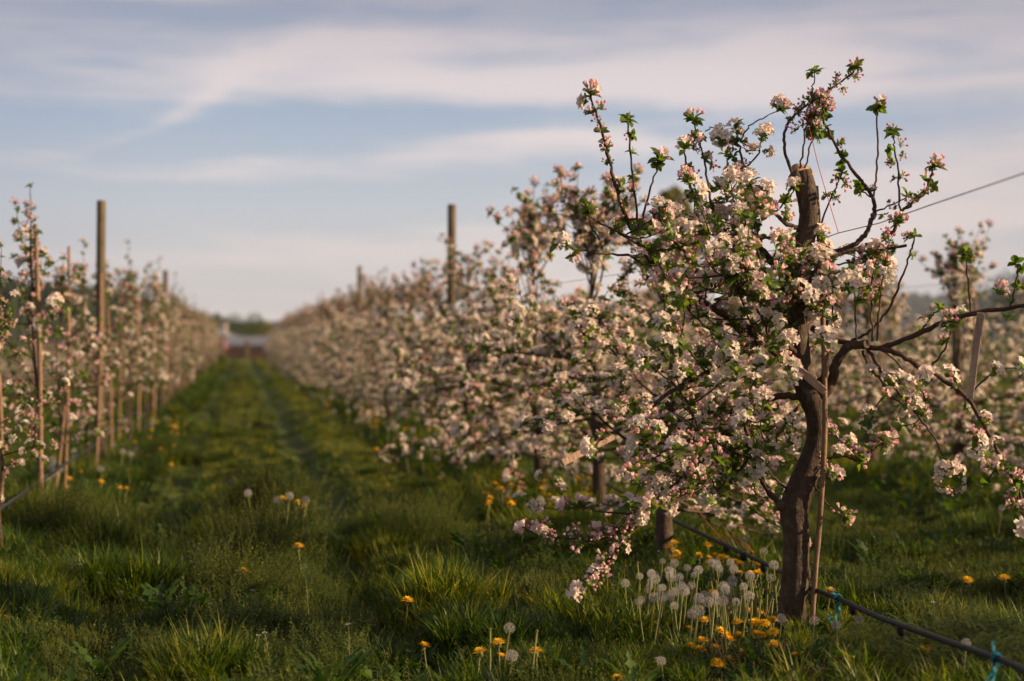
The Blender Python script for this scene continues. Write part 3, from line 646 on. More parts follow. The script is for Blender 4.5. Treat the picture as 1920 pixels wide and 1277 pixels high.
# each branch: points, start/end radius in px, end depth offset, cluster kinds, first fraction dressed, spacing px
BR = [
 ([(1515, 738), (1545, 738), (1560, 712), (1570, 675), (1592, 650), (1625, 645)], 11, 8, -.12, None, 0, 0),
 ([(1522, 742), (1540, 715), (1552, 680), (1556, 640), (1552, 600)], 8, 4, .06, 'omx', .5, 30),
 ([(1522, 615), (1555, 632), (1600, 645), (1640, 651), (1665, 648), (1720, 626), (1780, 600), (1850, 583), (1925, 573), (1985, 560)], 6, 3.5, -.45, 'oml', .45, 34),
 ([(1650, 652), (1685, 664), (1720, 685), (1770, 713), (1812, 745), (1850, 808), (1885, 870), (1925, 950), (1950, 990)], 6, 2.2, -.35, 'oml', .25, 30),
 ([(1625, 652), (1648, 690), (1672, 720), (1700, 752), (1726, 786), (1752, 822), (1776, 866)], 3.5, 1.6, -.3, 'om', .35, 60),
 ([(1618, 658), (1632, 690), (1650, 712), (1664, 735), (1690, 758)], 3, 1.5, -.2, 'om', .4, 40),
 ([(1663, 735), (1640, 770), (1632, 790)], 2, 1.3, -.2, 'om', .4, 30),
 ([(1742, 692), (1766, 664), (1780, 632), (1786, 608)], 2.4, 1.3, -.3, 'oml', .6, 24),
 ([(1722, 626), (1745, 595), (1762, 580)], 2, 1.2, -.25, 'oml', .5, 22),
 ([(1820, 590), (1818, 545), (1812, 500), (1811, 478)], 2, 1.2, -.35, 'l', .9, 24),
 ([(1895, 577), (1903, 540), (1908, 505), (1905, 495)], 2, 1.2, -.4, 'l', .5, 20),
 ([(1815, 745), (1860, 700), (1905, 690)], 2, 1.2, -.3, 'om', .6, 40),
 ([(1850, 808), (1828, 820), (1832, 838)], 2, 1.2, -.3, 'om', .1, 16),
 ([(1885, 870), (1860, 890), (1848, 905)], 2, 1.2, -.3, 'oml', .1, 18),
 ([(1905, 905), (1915, 950), (1922, 985)], 2, 1.2, -.35, 'omx', .0, 14),
 ([(1655, 650), (1700, 700), (1735, 745), (1720, 790), (1690, 800)], 2, 1.2, .25, 'mx', .5, 22),
 # left limbs
 ([(1500, 672), (1470, 645), (1430, 640), (1385, 662), (1326, 698), (1280, 722), (1248, 741), (1175, 798), (1147, 812), (1110, 838)], 7, 1.8, -.42, 'omx', .2, 22),
 ([(1496, 705), (1450, 655), (1401, 616), (1350, 585), (1316, 566), (1288, 544), (1251, 514), (1222, 489), (1205, 465), (1190, 440), (1175, 410), (1157, 358), (1143, 300), (1128, 245), (1115, 200), (1108, 180)], 9, 1.6, -.2, 'mxo', .52, 19),
 ([(1205, 465), (1199, 440), (1189, 355), (1180, 262), (1177, 225)], 3, 1.4, -.12, 'xl', .42, 36),
 ([(1201, 432), (1212, 384), (1224, 341), (1236, 306)], 2.6, 1.3, -.1, 'l', .96, 40),
 ([(1213, 484), (1169, 478), (1116, 474), (1075, 467), (1048, 458)], 2.8, 1.3, -.35, 'ml', .85, 26),
 ([(1194, 456), (1154, 433), (1113, 412), (1101, 396)], 2.4, 1.2, -.25, 'ml', .9, 24),
 ([(1124, 450), (1107, 419), (1103, 400)], 1.8, 1.1, -.25, 'x', .8, 24),
 ([(1344, 420), (1338, 395), (1331, 370), (1324, 326), (1317, 283), (1309, 258), (1300, 228)], 3, 1.5, .1, 'mxl', .55, 18),
 ([(1400, 440), (1392, 400), (1388, 350), (1390, 300), (1384, 262), (1380, 242)], 3.6, 1.6, .15, 'omx', .1, 13),
 ([(1392, 320), (1420, 290), (1428, 258)], 2, 1.3, .12, 'om', .2, 15),
 ([(1385, 275), (1362, 262), (1350, 255)], 2, 1.3, .12, 'om', .1, 13),
 ([(1390, 262), (1406, 236), (1430, 222), (1462, 205)], 1.6, 1.0, .1, 'm', .97, 60),
 ([(1322, 246), (1336, 240), (1356, 247), (1378, 256)], 1.3, 1.0, .1, None, 0, 0),
 ([(1496, 512), (1470, 505), (1448, 490), (1428, 470), (1400, 452), (1372, 440), (1340, 425), (1320, 400), (1300, 370), (1288, 320), (1284, 280)], 10, 1.6, .2, 'omx', .35, 19),
 ([(1495, 452), (1463, 449), (1430, 445), (1380, 441), (1330, 438), (1275, 442)], 4, 1.8, -.1, 'om', .25, 26),
 ([(1500, 430), (1472, 418), (1452, 398), (1430, 386), (1418, 372), (1408, 345)], 5, 1.8, -.1, 'om', .35, 22),
 ([(1452, 398), (1478, 372), (1490, 352)], 1.8, 1.2, -.1, 'oml', .3, 18),
 ([(1500, 525), (1440, 540), (1390, 548), (1340, 520), (1290, 480), (1250, 430), (1235, 390)], 5, 1.6, -.25, 'omx', .3, 22),
 ([(1498, 560), (1450, 530), (1425, 480), (1405, 440), (1390, 400)], 4, 1.6, -.2, 'om', .3, 24),
 ([(1498, 620), (1440, 580), (1400, 545), (1370, 520), (1345, 480)], 3.5, 1.5, -.3, 'om', .3, 24),
 ([(1450, 655), (1430, 600), (1410, 570), (1380, 520), (1372, 500)], 2.6, 1.4, -.35, 'om', .4, 22),
 ([(1401, 660), (1360, 640), (1310, 600), (1275, 560)], 3, 1.4, -.35, 'oml', .3, 24),
 ([(1326, 698), (1290, 655), (1255, 625), (1235, 608)], 2.4, 1.2, -.4, 'oml', .45, 26),
 ([(1310, 712), (1270, 690), (1245, 665), (1230, 650)], 2.2, 1.2, -.4, 'ol', .6, 24),
 ([(1440, 640), (1415, 620), (1390, 560), (1374, 520)], 2.4, 1.2, -.3, 'ol', .5, 26),
 # lower left limbs
 ([(1508, 745), (1470, 742), (1425, 756), (1390, 785), (1340, 840), (1290, 890), (1240, 930), (1190, 980), (1163, 1024), (1140, 1055), (1118, 1080), (1090, 1106)], 7, 1.5, -.35, 'omx', .2, 17),
 ([(1192, 978), (1160, 1000), (1119, 1014), (1080, 1010), (1036, 1006), (990, 996)], 2.4, 1.2, -.3, 'mx', .2, 16),
 ([(1213, 958), (1180, 962), (1140, 962), (1100, 955), (1070, 952)], 2.2, 1.2, -.2, 'mx', .2, 17),
 ([(1410, 765), (1354, 812), (1310, 822), (1271, 832), (1240, 850), (1218, 865), (1186, 884)], 3.2, 1.3, -.4, 'mxo', .2, 17),
 ([(1390, 785), (1350, 850), (1329, 878), (1296, 923), (1259, 944), (1225, 950)], 3, 1.3, -.45, 'mxo', .2, 16),
 ([(1425, 756), (1370, 760), (1310, 780), (1260, 800), (1215, 820), (1190, 850)], 3, 1.3, -.3, 'omx', .2, 19),
 ([(1300, 780), (1280, 740), (1240, 700), (1215, 680)], 2.4, 1.2, -.3, 'om', .2, 22),
 ([(1465, 948), (1440, 920), (1420, 882), (1407, 852), (1400, 815), (1392, 770)], 6, 2, -.18, 'om', .35, 24),
 ([(1476, 921), (1450, 892), (1432, 868)], 2.4, 1.4, -.15, 'om', .7, 18),
 ([(1407, 852), (1380, 890), (1350, 915), (1330, 935)], 2, 1.2, -.2, 'om', .25, 18),
 ([(1515, 742), (1480, 780), (1455, 830), (1440, 850), (1425, 880)], 2.6, 1.3, -.2, 'om', .4, 22),
 ([(1500, 760), (1470, 800), (1480, 830)], 2, 1.2, -.15, 'om', .5, 20),
 # right side
 ([(1499, 482), (1530, 470), (1571, 472), (1604, 456), (1624, 436), (1634, 412), (1640, 397), (1637, 373), (1624, 350), (1610, 333), (1584, 300), (1561, 261), (1546, 228), (1541, 205)], 6, 2.0, .1, 'xl', .72, 17),
 ([(1637, 373), (1643, 337), (1646, 277), (1645, 212), (1646, 204)], 2.2, 1.4, .12, 'ml', .97, 24),
 ([(1689, 399), (1686, 360), (1684, 323), (1677, 277), (1675, 254)], 2.4, 1.3, .05, 'xl', .35, 15),
 ([(1520, 500), (1571, 478), (1620, 462), (1660, 446), (1678, 428), (1689, 399), (1710, 382), (1732, 362), (1746, 330), (1752, 315)], 5, 1.8, .0, 'mxl', .55, 14),
 ([(1596, 640), (1625, 625), (1651, 600), (1676, 560), (1694, 513), (1708, 470), (1715, 442)], 3, 1.6, -.15, 'ml', .82, 18),
 ([(1636, 640), (1634, 590), (1635, 530), (1645, 480), (1658, 440), (1680, 420)], 2.2, 1.3, -.05, 'xm', .4, 30),
 ([(1645, 640), (1648, 590), (1654, 530), (1662, 480), (1668, 452)], 2.2, 1.3, -.08, 'xm', .4, 34),
 ([(1606, 642), (1604, 590), (1602, 548)], 2.2, 1.4, -.1, 'l', .9, 30),
 ([(1562, 630), (1562, 575), (1560, 520), (1552, 490)], 2, 1.3, -.1, 'om', .35, 30),
 ([(1517, 600), (1530, 550), (1537, 510), (1533, 480)], 2, 1.3, -.12, 'om', .4, 30),
 ([(1700, 460), (1650, 470), (1600, 490), (1560, 500)], 3, 1.6, -.05, 'om', .1, 20),
 ([(1640, 397), (1670, 385), (1700, 370)], 2, 1.2, .1, 'mxl', .2, 18),
 ([(1610, 560), (1640, 520), (1660, 500)], 2, 1.2, .1, 'om', .2, 22),
 ([(1537, 430), (1555, 380), (1570, 345), (1578, 325)], 2, 1.2, .05, 'xl', .45, 15),
 ([(1637, 372), (1615, 358), (1612, 350)], 1.6, 1.2, .1, 'ml', .3, 15),
 ([(1530, 800), (1560, 812), (1590, 840), (1606, 850)], 2.6, 1.3, .1, 'mxo', .3, 15),
 ([(1606, 862), (1640, 840), (1660, 830)], 2, 1.2, .0, 'mx', .0, 12),
 ([(1520, 870), (1550, 860), (1580, 855), (1606, 862)], 2.6, 1.8, .0, 'mo', .3, 16),
 ([(1515, 895), (1540, 930), (1560, 955), (1578, 966)], 2, 1.2, -.05, 'm', .97, 24),
 ([(1510, 880), (1540, 880), (1560, 890)], 2, 1.2, -.05, 'mx', .3, 13),
 # top
 ([(1490, 326), (1476, 300), (1470, 262), (1476, 236), (1492, 214), (1512, 198), (1534, 184), (1560, 165), (1588, 146), (1603, 131)], 3.4, 1.6, .02, 'xx', .42, 9.5),
 ([(1500, 320), (1507, 275), (1512, 238), (1517, 222)], 2, 1.4, .02, 'x', .7, 12),
 ([(1509, 318), (1518, 280), (1527, 250), (1532, 232)], 1.8, 1.2, .03, 'xl', .6, 12),
 ([(1520, 190), (1525, 162), (1528, 136)], 1.6, 1.1, .02, 'l', .9, 14),
 ([(1540, 180), (1545, 205), (1530, 225), (1522, 240)], 1.6, 1.1, .02, 'mx', .1, 11),
]
KM = {'o': 'open', 'm': 'mixed', 'x': 'bud', 'l': 'leaf'}
branch_curves = []; branch_geo = []
for pts, r0, r1, oend, kinds, f0, step in BR:
    x0, y0 = pts[0]; best = min(pts_all, key=lambda q: (q[0] - x0) ** 2 + (q[1] - y0) ** 2)
    o0 = best[2] if math.hypot(best[0] - x0, best[1] - y0) < 60 else 0.0
    L = np.concatenate([[0], np.cumsum([math.dist(pts[i], pts[i + 1]) for i in range(len(pts) - 1)])]); t = L / L[-1]
    offs = o0 + (oend - o0) * t + np.array([0] + [random.uniform(-.02, .02) for _ in pts[1:]])
    P = np.array([hp(a, b, o) for (a, b), o in zip(pts, offs)]); Q = catmull(P, 5)
    Q[1:-1] += rng.normal(size=(len(Q) - 2, 3)) * .0018
    u = np.linspace(0, 1, len(Q)); g = Geo()
    tube(g, Q, (r0 * (1 - u) ** 1.0 + r1 * u) / 560 * (1 + .06 * rng.normal(size=len(Q))), 7 if r0 > 4 else 5)
    branch_geo.append((g, M['bark'] if r0 > 6 else M['twig']))
    pq = [proj(q + HB) for q in Q]
    for q in pq: pts_all.append((q[0], q[1], q[2] - D0))
    branch_curves.append((Q, r0, kinds))
    if kinds:
        LL = np.concatenate([[0], np.cumsum(np.linalg.norm(np.diff(Q, axis=0), axis=1))]) * 560
        s = f0 * LL[-1]
        while s < LL[-1]:
            p = np.array([np.interp(s, LL, Q[:, k]) for k in range(3)])
            d = unit(rng.normal(size=3) + np.array([0, 0, .9]))
            kd = KM[random.choice(kinds)]; sc = random.uniform(.74, 1.05) * (.68 if kinds in ('xx',) else .84)
            off = random.uniform(.004, .028)
            HC.add(p + d * off, d, kd, sc); s += step * (.85 if kinds == 'xx' or 'x' == kinds[0] or (pts[-1][1] < 260 and kinds[0] == 'm') else 1.25) * random.uniform(.6, 1.5)
        if len(kinds): HC.add(Q[-1], unit(unit(Q[-1] - Q[-2]) + np.array([0, -.1, .4])), 'leaf' if kinds[-1] == 'l' else KM[kinds[0]], 1.05)
# blossom wreath round the hanging tip
for q in (.2, .75, 1.3, 1.9, 2.3, 2.9, 3.5, 3.9, 4.6, 5.1, 5.8):
    j_ = random.uniform(-5, 5); p = hp(1781 + (20 + j_) * math.cos(q), 893 + (23 + j_) * math.sin(q), -.3 + random.uniform(-.02, .02)); HC.add(p, [math.cos(q) * .9, random.uniform(-1, 0), -math.sin(q) * .9 + .1], 'mixed' if 1 < q < 2 else 'open', random.uniform(.5, .68))
HC.add(hp(1785, 885, -.3), (0, -1, .3), 'leaf', .6)
# extra clusters named by the photo
for px, py, kd, o, sc in [(1105, 176, 'mixed', -.2, 1.1), (1177, 226, 'leaf', -.12, 1.3), (1236, 300, 'leaf', -.1, 1.3), (1236, 296, 'mixed', -.1, .9), (1300, 225, 'mixed', .1, 1.1),
        (1463, 196, 'open', .1, .85), (1463, 206, 'leaf', .1, .9), (1435, 250, 'open', .12, .9), (1528, 134, 'leaf', .02, .9), (1605, 128, 'leaf', .02, 1.15), (1540, 190, 'mixed', .02, 1.0),
        (1646, 198, 'mixed', .12, .9), (1646, 206, 'leaf', .12, 1.15), (1675, 246, 'leaf', .05, 1.2), (1755, 312, 'mixed', 0, 1.0), (1811, 472, 'leaf', -.35, 1.0), (1048, 455, 'open', -.35, .95),
        (1060, 462, 'leaf', -.35, 1.1), (1101, 392, 'leaf', -.25, 1.2), (1578, 964, 'mixed', -.05, .8), (1710, 760, 'open', -.3, 1.1), (1780, 603, 'mixed', -.3, 1.0), (1870, 550, 'mixed', -.4, 1.0),
        (1685, 720, 'open', -.25, 1.15), (1740, 710, 'open', -.3, 1.1), (1775, 706, 'open', -.3, 1.1), (1830, 828, 'open', -.3, 1.05), (1555, 520, 'mixed', -.2, 1.2), (1500, 545, 'open', -.25, 1.1),
        (1545, 640, 'open', -.3, 1.2), (1480, 690, 'open', -.25, 1.15), (1490, 715, 'open', -.25, .95), (1280, 650, 'leaf', -.4, 1.2), (1235, 606, 'open', -.4, 1.0), (1248, 648, 'open', -.4, 1.0)]:
    HC.add(hp(px, py, o), unit([rng.normal() * .4, -.5, .8]), kd, sc)
chain = [(1225, 945), (1192, 978), (1163, 1024), (1140, 1055), (1118, 1080), (1090, 1106)]; chain2 = [(1192, 978), (1119, 1014), (1036, 1006), (990, 996)]
for ch, n_, oo in ((chain, 17, (-.24, -.35)), (chain2, 13, (-.27, -.3))):
    cx_ = np.linspace(0, len(ch) - 1, n_)
    for q in cx_:
        px = np.interp(q, range(len(ch)), [c[0] for c in ch]) + random.uniform(-7, 7); py = np.interp(q, range(len(ch)), [c[1] for c in ch]) + random.uniform(-7, 7)
        HC.add(hp(px, py, np.interp(q, [0, len(ch) - 1], oo)), unit([random.gauss(0, .5), -.4, .6]), random.choice(['mixed', 'mixed', 'open', 'bud']), random.uniform(.62, .85))
# short dense twigs inside the crown
ENV = [(1135, 400), (1215, 400), (1275, 330), (1290, 260), (1330, 280), (1370, 260), (1420, 300), (1440, 380), (1480, 430), (1545, 440), (1590, 470), (1640, 470), (1680, 420), (1720, 400), (1720, 440),
       (1690, 500), (1620, 540), (1570, 560), (1560, 640), (1500, 660), (1490, 720), (1470, 800), (1450, 850), (1420, 900), (1380, 930), (1300, 945), (1230, 960), (1150, 1010), (1110, 1000), (1180, 930),
       (1180, 860), (1130, 830), (1200, 760), (1230, 690), (1250, 640), (1270, 560), (1200, 510), (1140, 470)]
def inside(px, py, poly=ENV):
    c = False; j = len(poly) - 1
    for i in range(len(poly)):
        xi, yi = poly[i]; xj, yj = poly[j]
        if (yi > py) != (yj > py) and px < (xj - xi) * (py - yi) / (yj - yi) + xi: c = not c
        j = i
    return c
made = 0; tries = 0
while made < 140 and tries < 9000:
    tries += 1
    bi_ = random.randrange(len(branch_curves)); Q, r0, kd = branch_curves[bi_]; gw = branch_geo[bi_][0]
    if kd is None: continue
    i = random.randint(1, len(Q) - 2); b = Q[i]
    d = unit(rng.normal(size=3) * np.array([1, 1.15, .8]) + np.array([-.1, 0, .45])); L = random.uniform(.07, .28)
    tip = b + d * L + np.array([0, 0, .1 * L]); bx, by, _ = proj(b + HB); tx, ty, _ = proj(tip + HB)
    if not (inside(bx, by) and inside(tx, ty)): continue
    S = catmull([b, b + d * L * .5 + rng.normal(size=3) * .012, tip], 4); tube(gw, S, np.linspace(.0032, .0014, len(S)), 4, cap=False)
    LL = L; s = random.uniform(.03, .06)
    while s < LL:
        p = b + d * s; dd = unit(rng.normal(size=3) + np.array([0, 0, .8])); HC.add(p + dd * random.uniform(.0, .02), dd, random.choice(['open', 'open', 'mixed', 'mixed', 'bud', 'leaf', 'leaf']), random.uniform(.72, 1.05)); s += random.uniform(.055, .10)
    HC.add(tip, unit(d + np.array([0, 0, .5])), random.choice(['open', 'open', 'mixed', 'leaf']), random.uniform(.85, 1.1)); made += 1
for g, m_ in branch_geo: g.build('branch', m_, hero)
hb, hl = HC.build(True, hero)
hb.build('blossom', BLOSSOM_M, hero); hl.build('foliage', M['leaf'], hero)

# ------------------------------------------------------------------ posts, canes, boards, wires, drip hoses
def post(X, Y, H, label, group, r_=.037):
    z = float(hfun(X, Y)); g = Geo()
    zs = np.array([-.1, .3, .8, 1.3, H - .012, H]); P = np.column_stack([np.zeros(6), np.zeros(6), zs])
    tube(g, P, [r_ * 1.05, r_ * 1.02, r_, r_, r_ * .99, r_ * .9], 14)
    o = g.build('wooden_post', M['post'], loc=(X, Y, z)); o.rotation_euler = (R(random.uniform(-.6, .6)), R(random.uniform(-.6, .6)), 0)
    return tag(o, label, 'post', group)
def post_px(px, topy, X, label, group, r_=.037):
    Y = row_y(px, X); d = X * SY + Y * CY; post(X, Y, CAMZ + (HOR - topy) / FPX * d - float(hfun(X, Y)), label, group, r_)
post_px(185, 376, ROWL, 'thickest and tallest grey wooden post, in the left row behind two canes', 'posts of the left row', .034)
post_px(309, 507, ROWL, 'second wooden post of the left row, blurred, about half as high in the picture', 'posts of the left row')
post_px(347, 563, ROWL, 'third wooden post of the left row, just showing above the blossom', 'posts of the left row')
post_px(380, 583, ROWL, 'fourth wooden post of the left row, farthest, tip only', 'posts of the left row')
post_px(846, 383, ROWR - .02, 'nearest wooden post of the right row, tall above the blossom', 'posts of the right row')
post_px(672, 499, ROWR, 'farther wooden post of the right row, grey tip above blossom', 'posts of the right row')
post_px(1790, 452, ROW3, 'thin weathered pole in the row behind the pruned tree, at the right', 'posts of the third row', .020)

def cane(p0, p1, r_, label, group, bend=.01):
    p0 = np.array(p0, float); p1 = np.array(p1, float); loc = p0.copy(); n_ = 9
    P = [(p1 - p0) * t + np.array([bend * math.sin(math.pi * t), 0, 0]) for t in np.linspace(0, 1, n_)]
    Q = catmull(P, 4); rr = np.full(len(Q), r_); rr[::6] *= 1.12; rr *= np.linspace(1.08, .85, len(Q))
    g = Geo(); tube(g, Q, rr, 9); return tag(g.build('bamboo_cane', M['cane'], loc=loc), label, 'cane', group)
def lz(X, Y): return float(hfun(X, Y)) - .04
# cane of the large tree
gq = Geo(); cp = [at(1522, 1175, 4.70), at(1530, 1060, 4.71), at(1539, 950, 4.70), at(1546, 820, 4.68), at(1546, 700, 4.70), at(1543, 600, 4.76), at(1538, 480, 4.80), at(1533, 400, 4.82), at(1530, 349, 4.83)]
l0 = np.array(cp[0]); Q = catmull([np.array(c) - l0 for c in cp], 5); rr = np.full(len(Q), .0085); rr[::7] = .0098
tube(gq, Q, rr, 10); tag(gq.build('bamboo_cane', M['cane'], loc=l0), 'tall tan bamboo cane standing close to the right side of the pruned tree trunk', 'cane')
CG = 'bamboo canes of the left row'
near_c = ['bamboo cane at the very left edge, only its foot showing', 'nearest tall bamboo cane of the left row, pale and thick, tip at the bare shoot',
          'second bamboo cane of the left row, in front of the thick post', 'third bamboo cane, beside the left edge of the thick post', 'bamboo cane just right of the thick post']
for k, Y in enumerate(LEFT_Y):
    lab = near_c[k] if k < 5 else ('blurred bamboo cane in the left row, between its first two posts' if Y < 21 else 'tiny far bamboo cane near the far end of the left row')
    X = ROWL + .04 if k < 5 else ROWL + random.uniform(-.05, .06)
    top = random.uniform(1.38, 1.62)
    if k == 1:
        p0, p1 = at(76, 1010, 7.3), at(66, 420, 7.3)
        cane(p0, p1, .0125, lab, CG)
    elif k == 2: cane(at(120, 960, 8.7), at(129, 462, 8.8), .010, lab, CG)
    elif k: cane((X, Y, lz(X, Y)), (X + random.uniform(-.05, .05), Y, top), .0105, lab, CG)
cane(at(0, 1015, 6.9), at(-2, 700, 6.95), .010, 'slim grey cane cut by the left edge, foot beside a dandelion clock', CG)
cane(at(97, 968, 8.6), at(124, 720, 8.7), .009, 'leaning cane crossing the second cane of the left row', CG)
for k in range(22):
    Y = 7.2 + k * 1.4; X = ROW3 + .05
    cane((X, Y, lz(X, Y)), (X + random.uniform(-.05, .05), Y, random.uniform(1.3, 1.6)), .0095, 'blurred bamboo cane in the row behind the pruned tree' if Y < 13 else 'far bamboo cane mostly hidden in the third row', 'bamboo canes of the third row')

def board(a, b, wd, th, label):
    a, b = np.array(a, float), np.array(b, float); L = np.linalg.norm(b - a); z = (b - a) / L
    view = unit(np.array(a) - np.array([0, 0, 1.0])); x = unit(np.cross(z, view)); yv = np.cross(z, x)
    g = Geo(); box(g, (0, 0, 0), (wd, th, L), 0, np.stack([x, yv, z], -1), .0015)
    return tag(g.build('spreader_board', M['board'], loc=(a + b) / 2, smooth=False), label, 'board', 'wooden spreader boards in the trees')
board(at(1054, 868, 5.1), at(1150, 818, 5.2), .026, .012, 'flat pale board pushed between blossoms at the lower left of the pruned tree')
board(at(1428, 632, 4.66), at(1547, 735, 4.62), .025, .012, 'flat pale board wedged slantwise against the trunk where the limbs fork')
board(at(1839, 586, 4.35), at(1818, 748, 4.37), .022, .011, 'upright pale board spreading the two long limbs at the right')
board(at(1375, 812, 5.5), at(1402, 800, 5.5), .026, .012, 'short reddish board end half hidden in the lower blossom')

def line_obj(name, P, r_, m_, label, cat, sides=6, group=None):
    P = np.array([list(p) for p in P], float); l0 = P[0].copy(); g = Geo(); tube(g, P - l0, r_, sides)
    return tag(g.build(name, m_, loc=l0), label, cat, group)
def sag(X, y0, y1, z, n_, amp=.02, dx=.02):
    return [(X + dx * math.sin(k * 1.7), y0 + (y1 - y0) * k / n_, z + amp * math.sin(k * 1.1 + 1)) for k in range(n_ + 1)]
# right hose follows the photo where it is sharp, then runs on straight
hpx = [(2050, 1330, 2.75), (1920, 1256, 3.19), (1850, 1228, 3.38), (1785, 1206, 3.6), (1700, 1176, 3.92), (1640, 1154, 4.2), (1580, 1126, 4.48), (1520, 1102, 4.76), (1450, 1064, 5.1), (1345, 1015, 5.75), (1259, 973, 6.5), (1180, 930, 7.3), (1131, 905, 7.9), (1061, 874, 8.8)]
HP = [np.array(at(a, b, d)) for a, b, d in hpx] + [np.array(p) for p in sag(ROWR - .04, 11, 62, .24, 20)]
HQ = catmull(HP, 4)
hose = line_obj('drip_hose', HQ, .0085, M['pipe'], 'black drip hose held low along the right row, passing the pruned trunk', 'hose', 8)
def dripper(px, py, d):
    c = np.array(at(px, py, d)) - np.array(hose.location); g = Geo()
    tube(g, [c + [0, 0, .012], c + [0, 0, -.002], c + [0, 0, -.018], c + [0, 0, -.022]], [.012, .014, .011, .004], 8); g.build('dripper', M['pipe'], hose)
for a in ((1362, 1026, 5.62), (1394, 1041, 5.4), (1432, 1062, 5.2), (1600, 1140, 4.4), (1690, 1178, 3.97)): dripper(*a)
lh = line_obj('drip_hose', sag(ROWL + .02, 5.2, 62, .27, 40, .012, .01), .008, M['pipe'], 'black drip hose strung low along the left row', 'hose', 7)
line_obj('drip_hose', sag(ROW3 - .05, 5, 50, .27, 30), .008, M['pipe'], 'dark drip hose low in the shade of the row behind the pruned tree', 'hose', 6)
wp = [np.array(at(a, b, d)) for a, b, d in [(2100, 268, 2.6), (1920, 325, 3.15), (1740, 386, 3.85), (1650, 418, 4.3), (1572, 437, 4.72), (1500, 462, 5.1)]]
line_obj('training_wire', np.array(wp + [np.array(p) for p in sag(ROWR, 8, 62, 1.33, 12, .004, .004)]), .0016, M['wire'], 'thin steel wire rising from the pruned tree to the right edge', 'wire')
line_obj('training_wire', sag(ROWL, 5, 62, 1.30, 12, .004, .004), .0015, M['wire'], 'thin wire along the left row at cane height', 'wire')
line_obj('training_wire', sag(ROW3, 5, 50, 1.38, 12, .004, .004), .0015, M['wire'], 'thin wire above the row behind the pruned tree', 'wire')
# red twine: from the arched top down to the wire, with its loose end
tw = catmull([at(1514, 232, 4.78), at(1520, 250, 4.78), at(1535, 312, 4.77), at(1555, 380, 4.75), at(1572, 436, 4.72)], 5)
line_obj('red_twine', tw, .0013, M['red_twine'], 'red twine tying the arched top shoot down to the wire', 'twine', 5)
g = Geo(); l0 = np.array(at(1514, 230, 4.77))
for k in range(3): tube(g, [np.array([.014 * math.cos(q) * (1 + .2 * k), .012 * math.sin(q), .018 * math.sin(q + k) + .012 * k]) for q in np.linspace(0, 6.28, 14)], .0013, 5)
tag(g.build('twine_knot', M['red_twine'], loc=l0), 'small red knot of twine under the arched blossoming shoot', 'knot')
g = Geo(); l0 = np.array(at(1400, 1030, 5.3)); lp = [at(1290, 935, 6.1), at(1330, 985, 5.9), at(1362, 1018, 5.6), at(1356, 1000, 5.6), at(1380, 1015, 5.5), at(1400, 1028, 5.3), at(1412, 1036, 5.25), at(1398, 1020, 5.3), at(1370, 1003, 5.5)]
tube(g, catmull([np.array(p) - l0 for p in lp], 5), .0016, 5); tag(g.build('red_twine', M['red_twine'], loc=l0), 'loose red twine looped over the black drip hose among the dandelions', 'twine')
def ribbon(px, py, d, tail, label):
    l0 = np.array(at(px, py, d)); g = Geo(); r_ = np.random.default_rng(int(px))
    for k in range(3):
        q = np.linspace(0, 6.28, 12); P = np.column_stack([.013 * np.cos(q) + .002 * k, np.full(12, .006 * (k - 1)), .013 * np.sin(q)]); tube(g, P, .0022, 5, var=r_.random())
    for t_ in range(3):
        dx = r_.uniform(-.02, .02); P = [np.array([0, 0, 0])]; n_ = 7
        for i in range(1, n_): P.append(np.array([dx * i / n_ * 2 + r_.normal() * .004, r_.normal() * .004, (1 if t_ == 0 else -1) * tail * (.5 if t_ == 0 else 1) * i / n_]))
        P = catmull(P, 3); wv = unit([1, .3, 0]); n2 = len(P); wd = np.linspace(.005, .003, n2)[:, None]
        V = np.vstack([P - wv * wd, P + wv * wd]); g.add(V, np.array([[i, i + 1, n2 + i + 1, n2 + i] for i in range(n2 - 1)]), 0, 0, r_.random())
    return tag(g.build('plastic_tie', M['blue_tape'], loc=l0), label, 'tie', 'blue plastic ties on the drip hose')
ribbon(1570, 1122, 4.52, .09, 'torn blue plastic tie on the drip hose just right of the pruned trunk')
ribbon(1868, 1236, 3.33, .10, 'blue plastic tie on the drip hose in the bottom right corner')

# ------------------------------------------------------------------ dandelions and other countable flowers
def dandelion_proto(seed):
    r = random.Random(seed); st, hd = Geo(), Geo(); H = 1.0
    for lay, (n_, L, pit) in enumerate(((26, .0205, .05), (22, .017, .35), (16, .012, .7), (10, .007, 1.0))):
        for k in range(n_):
            leaf_geo(hd, L * r.uniform(.9, 1.08), .0032, r.uniform(-.05, .18), .1, 2, base=(0, 0, .001 + .0012 * lay), yaw=k * 6.283 / n_ + r.uniform(-.1, .1), pitch=pit + r.uniform(-.1, .1), tint=min(1, .35 * lay + r.uniform(0, .4)), prof=lambda t: np.array([.5, 1, .8]))
    g2 = Geo()
    tube(g2, [(0, 0, -.012), (0, 0, -.004), (0, 0, .002)], [.003, .0062, .007], 8, tint=.5)
    for k in range(8): leaf_geo(g2, .010, .003, .3, .1, 2, base=(0, 0, -.006), yaw=k * .785, pitch=-.5, tint=.4)
    return hd, g2
